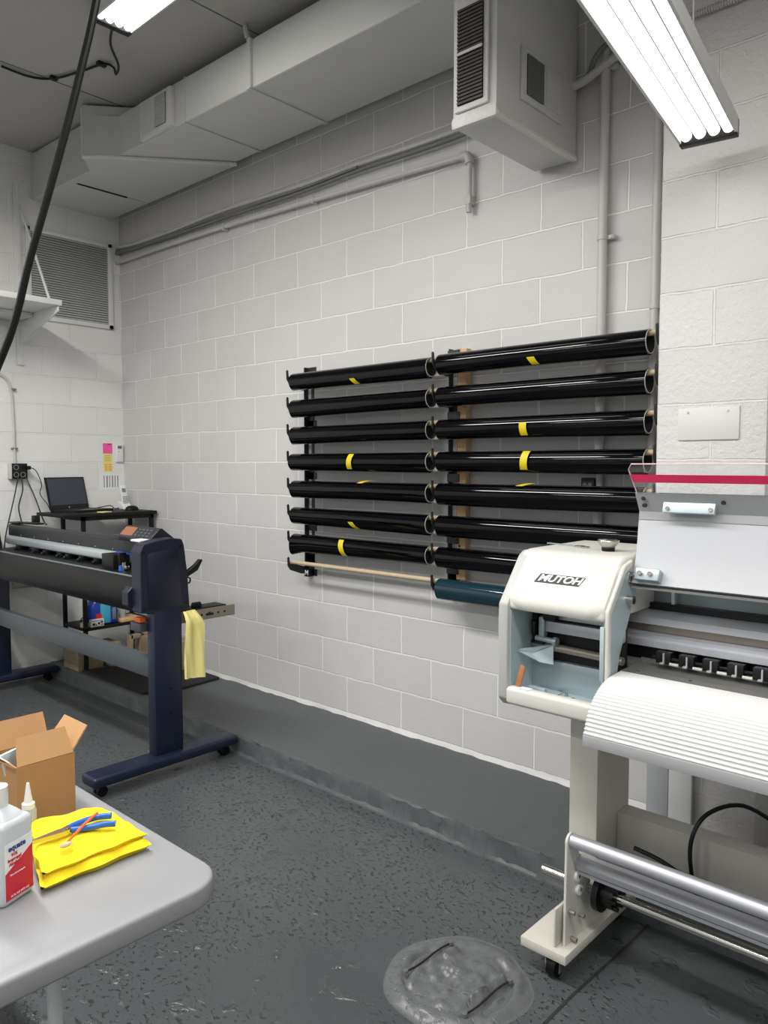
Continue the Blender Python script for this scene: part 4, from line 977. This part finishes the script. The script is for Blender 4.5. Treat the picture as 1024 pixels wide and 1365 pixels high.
# cardboard box
bx = thing('cardboard_box', 'small open brown cardboard box with flaps up on the folding table', 'box', (3.785, -2.32, tz))
x0, x1, y0, y1, z0, z1, th = 3.722, 3.85, -2.384, -2.258, tz, .873, .003
mb = MB().box(x1-th, x1, y0, y1, z0, z1).box(x0, x0+th, y0, y1, z0, z1).box(x0+th, x1-th, y0, y0+th, z0, z1).box(x0+th, x1-th, y1-th, y1, z0, z1).box(x0+th, x1-th, y0+th, y1-th, z0, z0+th)
build(mb, 'box_body', 'cardb', bx)
fl = lambda pts, n_: build(MB().slab(pts, n_, th), 'flap', ['cardin'], bx)
fl([(x1-th, y0+.002, z1), (x1-th, y1-.002, z1), (x1-.035, y1-.006, z1+.052), (x1-.035, y0+.014, z1+.052)], (1, 0, .4))
fl([(x0, y0+.002, z1), (x0, y1-.002, z1), (x0-.028, y1-.002, z1+.058), (x0-.028, y0+.002, z1+.058)], (1, 0, .4))
fl([(x0+.004, y1-th, z1), (x1-.004, y1-th, z1), (x1-.008, y1+.036, z1+.050), (x0+.01, y1+.036, z1+.050)], (0, -1, .5))
f4 = fl([(x0+.004, y0, z1), (x1-.004, y0, z1), (x1-.008, y0-.045, z1+.035), (x0+.008, y0-.045, z1+.035)], (0, -.5, -1))
build(MB().slab([(x0+.02, y0-.006, z1+.0085), (x1-.008, y0-.006, z1+.0085), (x1-.012, y0-.04, z1+.035), (x0+.02, y0-.04, z1+.035)], (0, .5, 1), .0006), 'shipping_label', 'paper', f4)
tag(build(MB().box(3.785, 3.793, -2.375, -2.33, .80, .895, .002, rot=(R(12), 'X', Vector((3.79, -2.35, .8)))).box(3.74, 3.84, -2.37, -2.27, tz+.004, .80), 'metal_part', 'bluegrey', None, (3.79, -2.33, tz+.004)), 'pale metal plate standing inside the open cardboard box', 'part')
tag(build(MB().box(3.62, 3.70, -2.47, -2.37, tz, tz+.03, .01, 3).box(3.63, 3.69, -2.46, -2.39, tz+.02, .885, .02, 3), 'yellow_bundle', 'clothb', None, (3.66, -2.42, tz)), 'bright yellow bundle just showing behind the cardboard box', 'cloth')
# alcohol bottle: rounded block body, sloping shoulder, neck
bt = thing('alcohol_bottle', 'milky white bottle with a red and white label at the near edge of the table', 'bottle', (4.07, -2.49, tz))
ang = R(22); piv = Vector((4.105, -2.46, 0)); rmx = Matrix.Translation(piv) @ Matrix.Rotation(ang, 4, 'Z') @ Matrix.Translation(-piv)
def rb(mb):
    for v in mb.bm.verts: v.co = rmx @ v.co
    return mb
bxa, bxb, bya, byb = 4.018, 4.108, -2.532, -2.458
build(rb(MB().box(bxa, bxb, bya, byb, tz, .888, .011, 3)), 'body', 'bottle', bt)
mb = MB(); rr_ = []
cxm, cym = (bxa+bxb)/2, (bya+byb)/2
for k in range(6):
    t = k/5; s_ = 1-.66*t**1.5; z = .862+.05*t*(1 if t < 1 else 1)
    rr_.append([(cxm+math.copysign(abs(math.cos(a))**.5, math.cos(a))*(bxb-bxa)/2*s_*.92, cym+math.copysign(abs(math.sin(a))**.5, math.sin(a))*(byb-bya)/2*s_*.92, .880+.026*t) for a in [2*math.pi*j/24 for j in range(25)]])
build(rb(mb.sheet(rr_)), 'shoulder', 'bottle', bt)
build(rb(MB().cyl((cxm, cym, .90), (cxm, cym, .940), .017, n=20)), 'cap', 'white', bt)
lf = build(rb(MB().box(bxb, bxb+.0006, bya+.006, byb-.006, .752, .852)), 'label', 'paper', bt)
mb = MB().prism([(bya+.0065, .752), (byb-.0065, .752), (byb-.0065, .832), (bya+.03, .812), (bya+.0065, .80)], 'X', bxb+.0006, bxb+.001)
build(rb(mb), 'red_panel', 'red', lf)
tf = lambda y, z: rmx @ frame((bxb+.0012, y, z), (0, 1, 0), (0, 0, 1))
text('equate', .014, tf(cym-.004, .842), 'label_title', 'inkblue', lf, bold=.0003)
text('91%\nIsopropyl\nAlcohol', .0078, tf(cym-.010, .822), 'label_lettering', 'red', lf, bold=.0002)
text('First aid antiseptic', .0045, tf(cym-.004, .795), 'label_lettering', 'inkwhite', lf)
text('16 FL OZ (473 mL)', .0052, tf(cym, .757), 'label_lettering', 'inkwhite', lf)
# dropper bottle
db = thing('dropper_bottle', 'slim clear dropper bottle with a white nozzle behind the alcohol bottle', 'bottle', (3.915, -2.392, tz))
build(MB().lathe((3.915, -2.388, tz), [(.0145, 0), (.015, .003), (.015, .066), (.012, .071), (.0, .071)], 24), 'body', 'clear', db)
build(MB().lathe((3.915, -2.388, tz+.07), [(.0125, 0), (.0125, .010), (.0085, .013), (.0028, .052), (0, .053)], 22), 'nozzle', 'white', db)
# folded yellow cloth: layered, wavy folds
rows = []; nu, nvv = 26, 20
A, Bc, Cc, Dd = Vector((3.915, -2.392, 0)), Vector((3.955, -2.243, 0)), Vector((4.135, -2.238, 0)), Vector((4.135, -2.46, 0))
def cl(u, v): return (A.lerp(Bc, u)).lerp(Dd.lerp(Cc, u), v)
def pillow(mb, zc, hh, sc_, seed, sx=0.):
    cen = cl(.5, .5)
    for sg in (1, -1):
        rows = []
        for i in range(nu+1):
            row = []
            for k in range(nvv+1):
                u, v = i/nu, k/nvv; p = cl(u, v); p = cen+(p-cen)*sc_+Vector((sx, 0, 0))
                e = min(u*.15, (1-u)*.15, v*.19, (1-v)*.19)
                rd = math.sqrt(max(0, 1-(1-min(1, e/.016))**2))
                p = p+Vector((mn.noise((p.x*16, p.y*16, seed+9)), mn.noise((p.x*16, p.y*16, seed+4)), 0))*.012
                h = mn.noise((p.x*13, p.y*13, seed))*.006+.0022*math.sin(p.x*85+p.y*50+seed)+.0015*mn.noise((p.x*60, p.y*60, seed))
                z = zc+sg*hh*rd+(h*rd if sg > 0 else h*rd*.3)
                row.append((p.x, p.y, max(tz+.0015, z)))
            rows.append(row)
        mb.sheet(rows)
    bmesh.ops.remove_doubles(mb.bm, verts=mb.bm.verts, dist=1e-5)
    return mb
mbc = MB(); pillow(mbc, tz+.013, .012, 1.0, 1); pillow(mbc, tz+.033, .012, .95, 6, -.004)
tag(build(mbc, 'cleaning_cloth', 'clothb', None, (4.03, -2.34, tz), 180), 'bright yellow cloth folded flat on the folding table', 'cloth')
cz = tz+.047
# pliers
pq = thing('pliers', 'long-nose pliers with blue handles lying on the folded yellow cloth', 'pliers', (4.03, -2.35, cz))
jt = Vector((4.040, -2.368, cz+.006)); tip = Vector((4.035, -2.44, cz+.004))
build(MB().slab([tip+Vector((-.002, 0, 0)), tip+Vector((.002, 0, 0)), jt+Vector((.009, -.012, 0)), jt+Vector((.008, .01, 0)), jt+Vector((-.008, .01, 0)), jt+Vector((-.009, -.012, 0))], (0, 0, 1), .007).cyl(jt+Vector((0, 0, .006)), jt+Vector((0, 0, .0095)), .006, n=14), 'jaws', 'chrome', pq)
for pts in ([(4.033, -2.362, cz+.009), (4.028, -2.335, cz+.009), (4.030, -2.30, cz+.009), (4.045, -2.276, cz+.009)], [(4.046, -2.36, cz+.009), (4.060, -2.335, cz+.009), (4.070, -2.305, cz+.009), (4.083, -2.288, cz+.009)]):
    build(MB().tube(pts, .0062, 12, 5), 'handle', 'blue', pq)
bs = thing('orange_spatula', 'thin orange stick tool with a tan scoop end lying across the pliers', 'tool', (4.07, -2.35, cz+.016))
build(MB().tube([(4.036, -2.302, cz+.0205), (4.062, -2.342, cz+.0195), (4.094, -2.390, cz+.013)], .0026, 8, 4), 'stick', 'orangep', bs)
mb = MB().lathe((4.098, -2.396, cz+.008), [(.0, .006), (.006, .006), (.0085, .003), (.006, 0), (0, 0)], 16, sx=.85, sy=1.6)
build(mb, 'scoop', 'dowel', bs)

# ------------------------------------------------------------------ light, world, camera
w = bpy.data.worlds.new('World'); sc.world = w; w.use_nodes = True
wt = w.node_tree; bg = wt.nodes['Background']; bg.inputs[1].default_value = 1.0
tc = wt.nodes.new('ShaderNodeTexCoord'); sp = wt.nodes.new('ShaderNodeSeparateXYZ'); cr_ = wt.nodes.new('ShaderNodeValToRGB')
wt.links.new(tc.outputs['Generated'], sp.inputs[0]); wt.links.new(sp.outputs['Z'], cr_.inputs['Fac']); wt.links.new(cr_.outputs['Color'], bg.inputs[0])
cr_.color_ramp.elements[0].position = 0; cr_.color_ramp.elements[0].color = (.05, .05, .05, 1)      # street outside
cr_.color_ramp.elements[1].position = .02; cr_.color_ramp.elements[1].color = (.92, .96, 1, 1)       # overcast sky
def lamp(name, loc, sx, sy, power, col=(1, .98, .95), rot=0):
    l = bpy.data.lights.new(name, 'AREA'); l.shape = 'RECTANGLE'; l.size = sx; l.size_y = sy; l.energy = power; l.color = col
    o = bpy.data.objects.new(name, l); COL.objects.link(o); o.location = loc; o.rotation_euler = (0, 0, rot); return o
for x, y, z, e in ((2.1, -2.2, 3.3, 62), (3.7, -2.2, 3.05, 32), (5.3, -2.2, 3.05, 25), (7.1, -2.2, 3.3, 22), (1.6, -4.8, 3.3, 46), (4.2, -4.8, 3.3, 36), (7.0, -4.8, 3.3, 24)):
    lamp('ceiling_lamp', (x, y, z), 1.25, .2, e)
cam = bpy.data.cameras.new('Camera'); co = bpy.data.objects.new('Camera', cam); COL.objects.link(co)
yaw, pitch, roll_ = -7.40078240e-01, -6.01946751e-02, 1.20491946e-03
fw = Vector((math.sin(yaw)*math.cos(pitch), math.cos(yaw)*math.cos(pitch), math.sin(pitch)))
rt_ = Vector((math.cos(yaw), -math.sin(yaw), 0)); up_ = rt_.cross(fw)
r2 = math.cos(roll_)*rt_+math.sin(roll_)*up_; u2 = -math.sin(roll_)*rt_+math.cos(roll_)*up_
mw = Matrix((r2, u2, -fw)).transposed().to_4x4(); mw.translation = Vector((5.48623506, -3.03053839, 2.14-.630494))
co.matrix_world = mw
cam.sensor_fit = 'VERTICAL'; cam.sensor_height = 36; cam.lens = 36*1025.02/1365; cam.clip_start = .02
sc.camera = co
sc.view_settings.view_transform = 'Standard'; sc.view_settings.look = 'None'; sc.view_settings.exposure = 0.22; sc.view_settings.gamma = 1
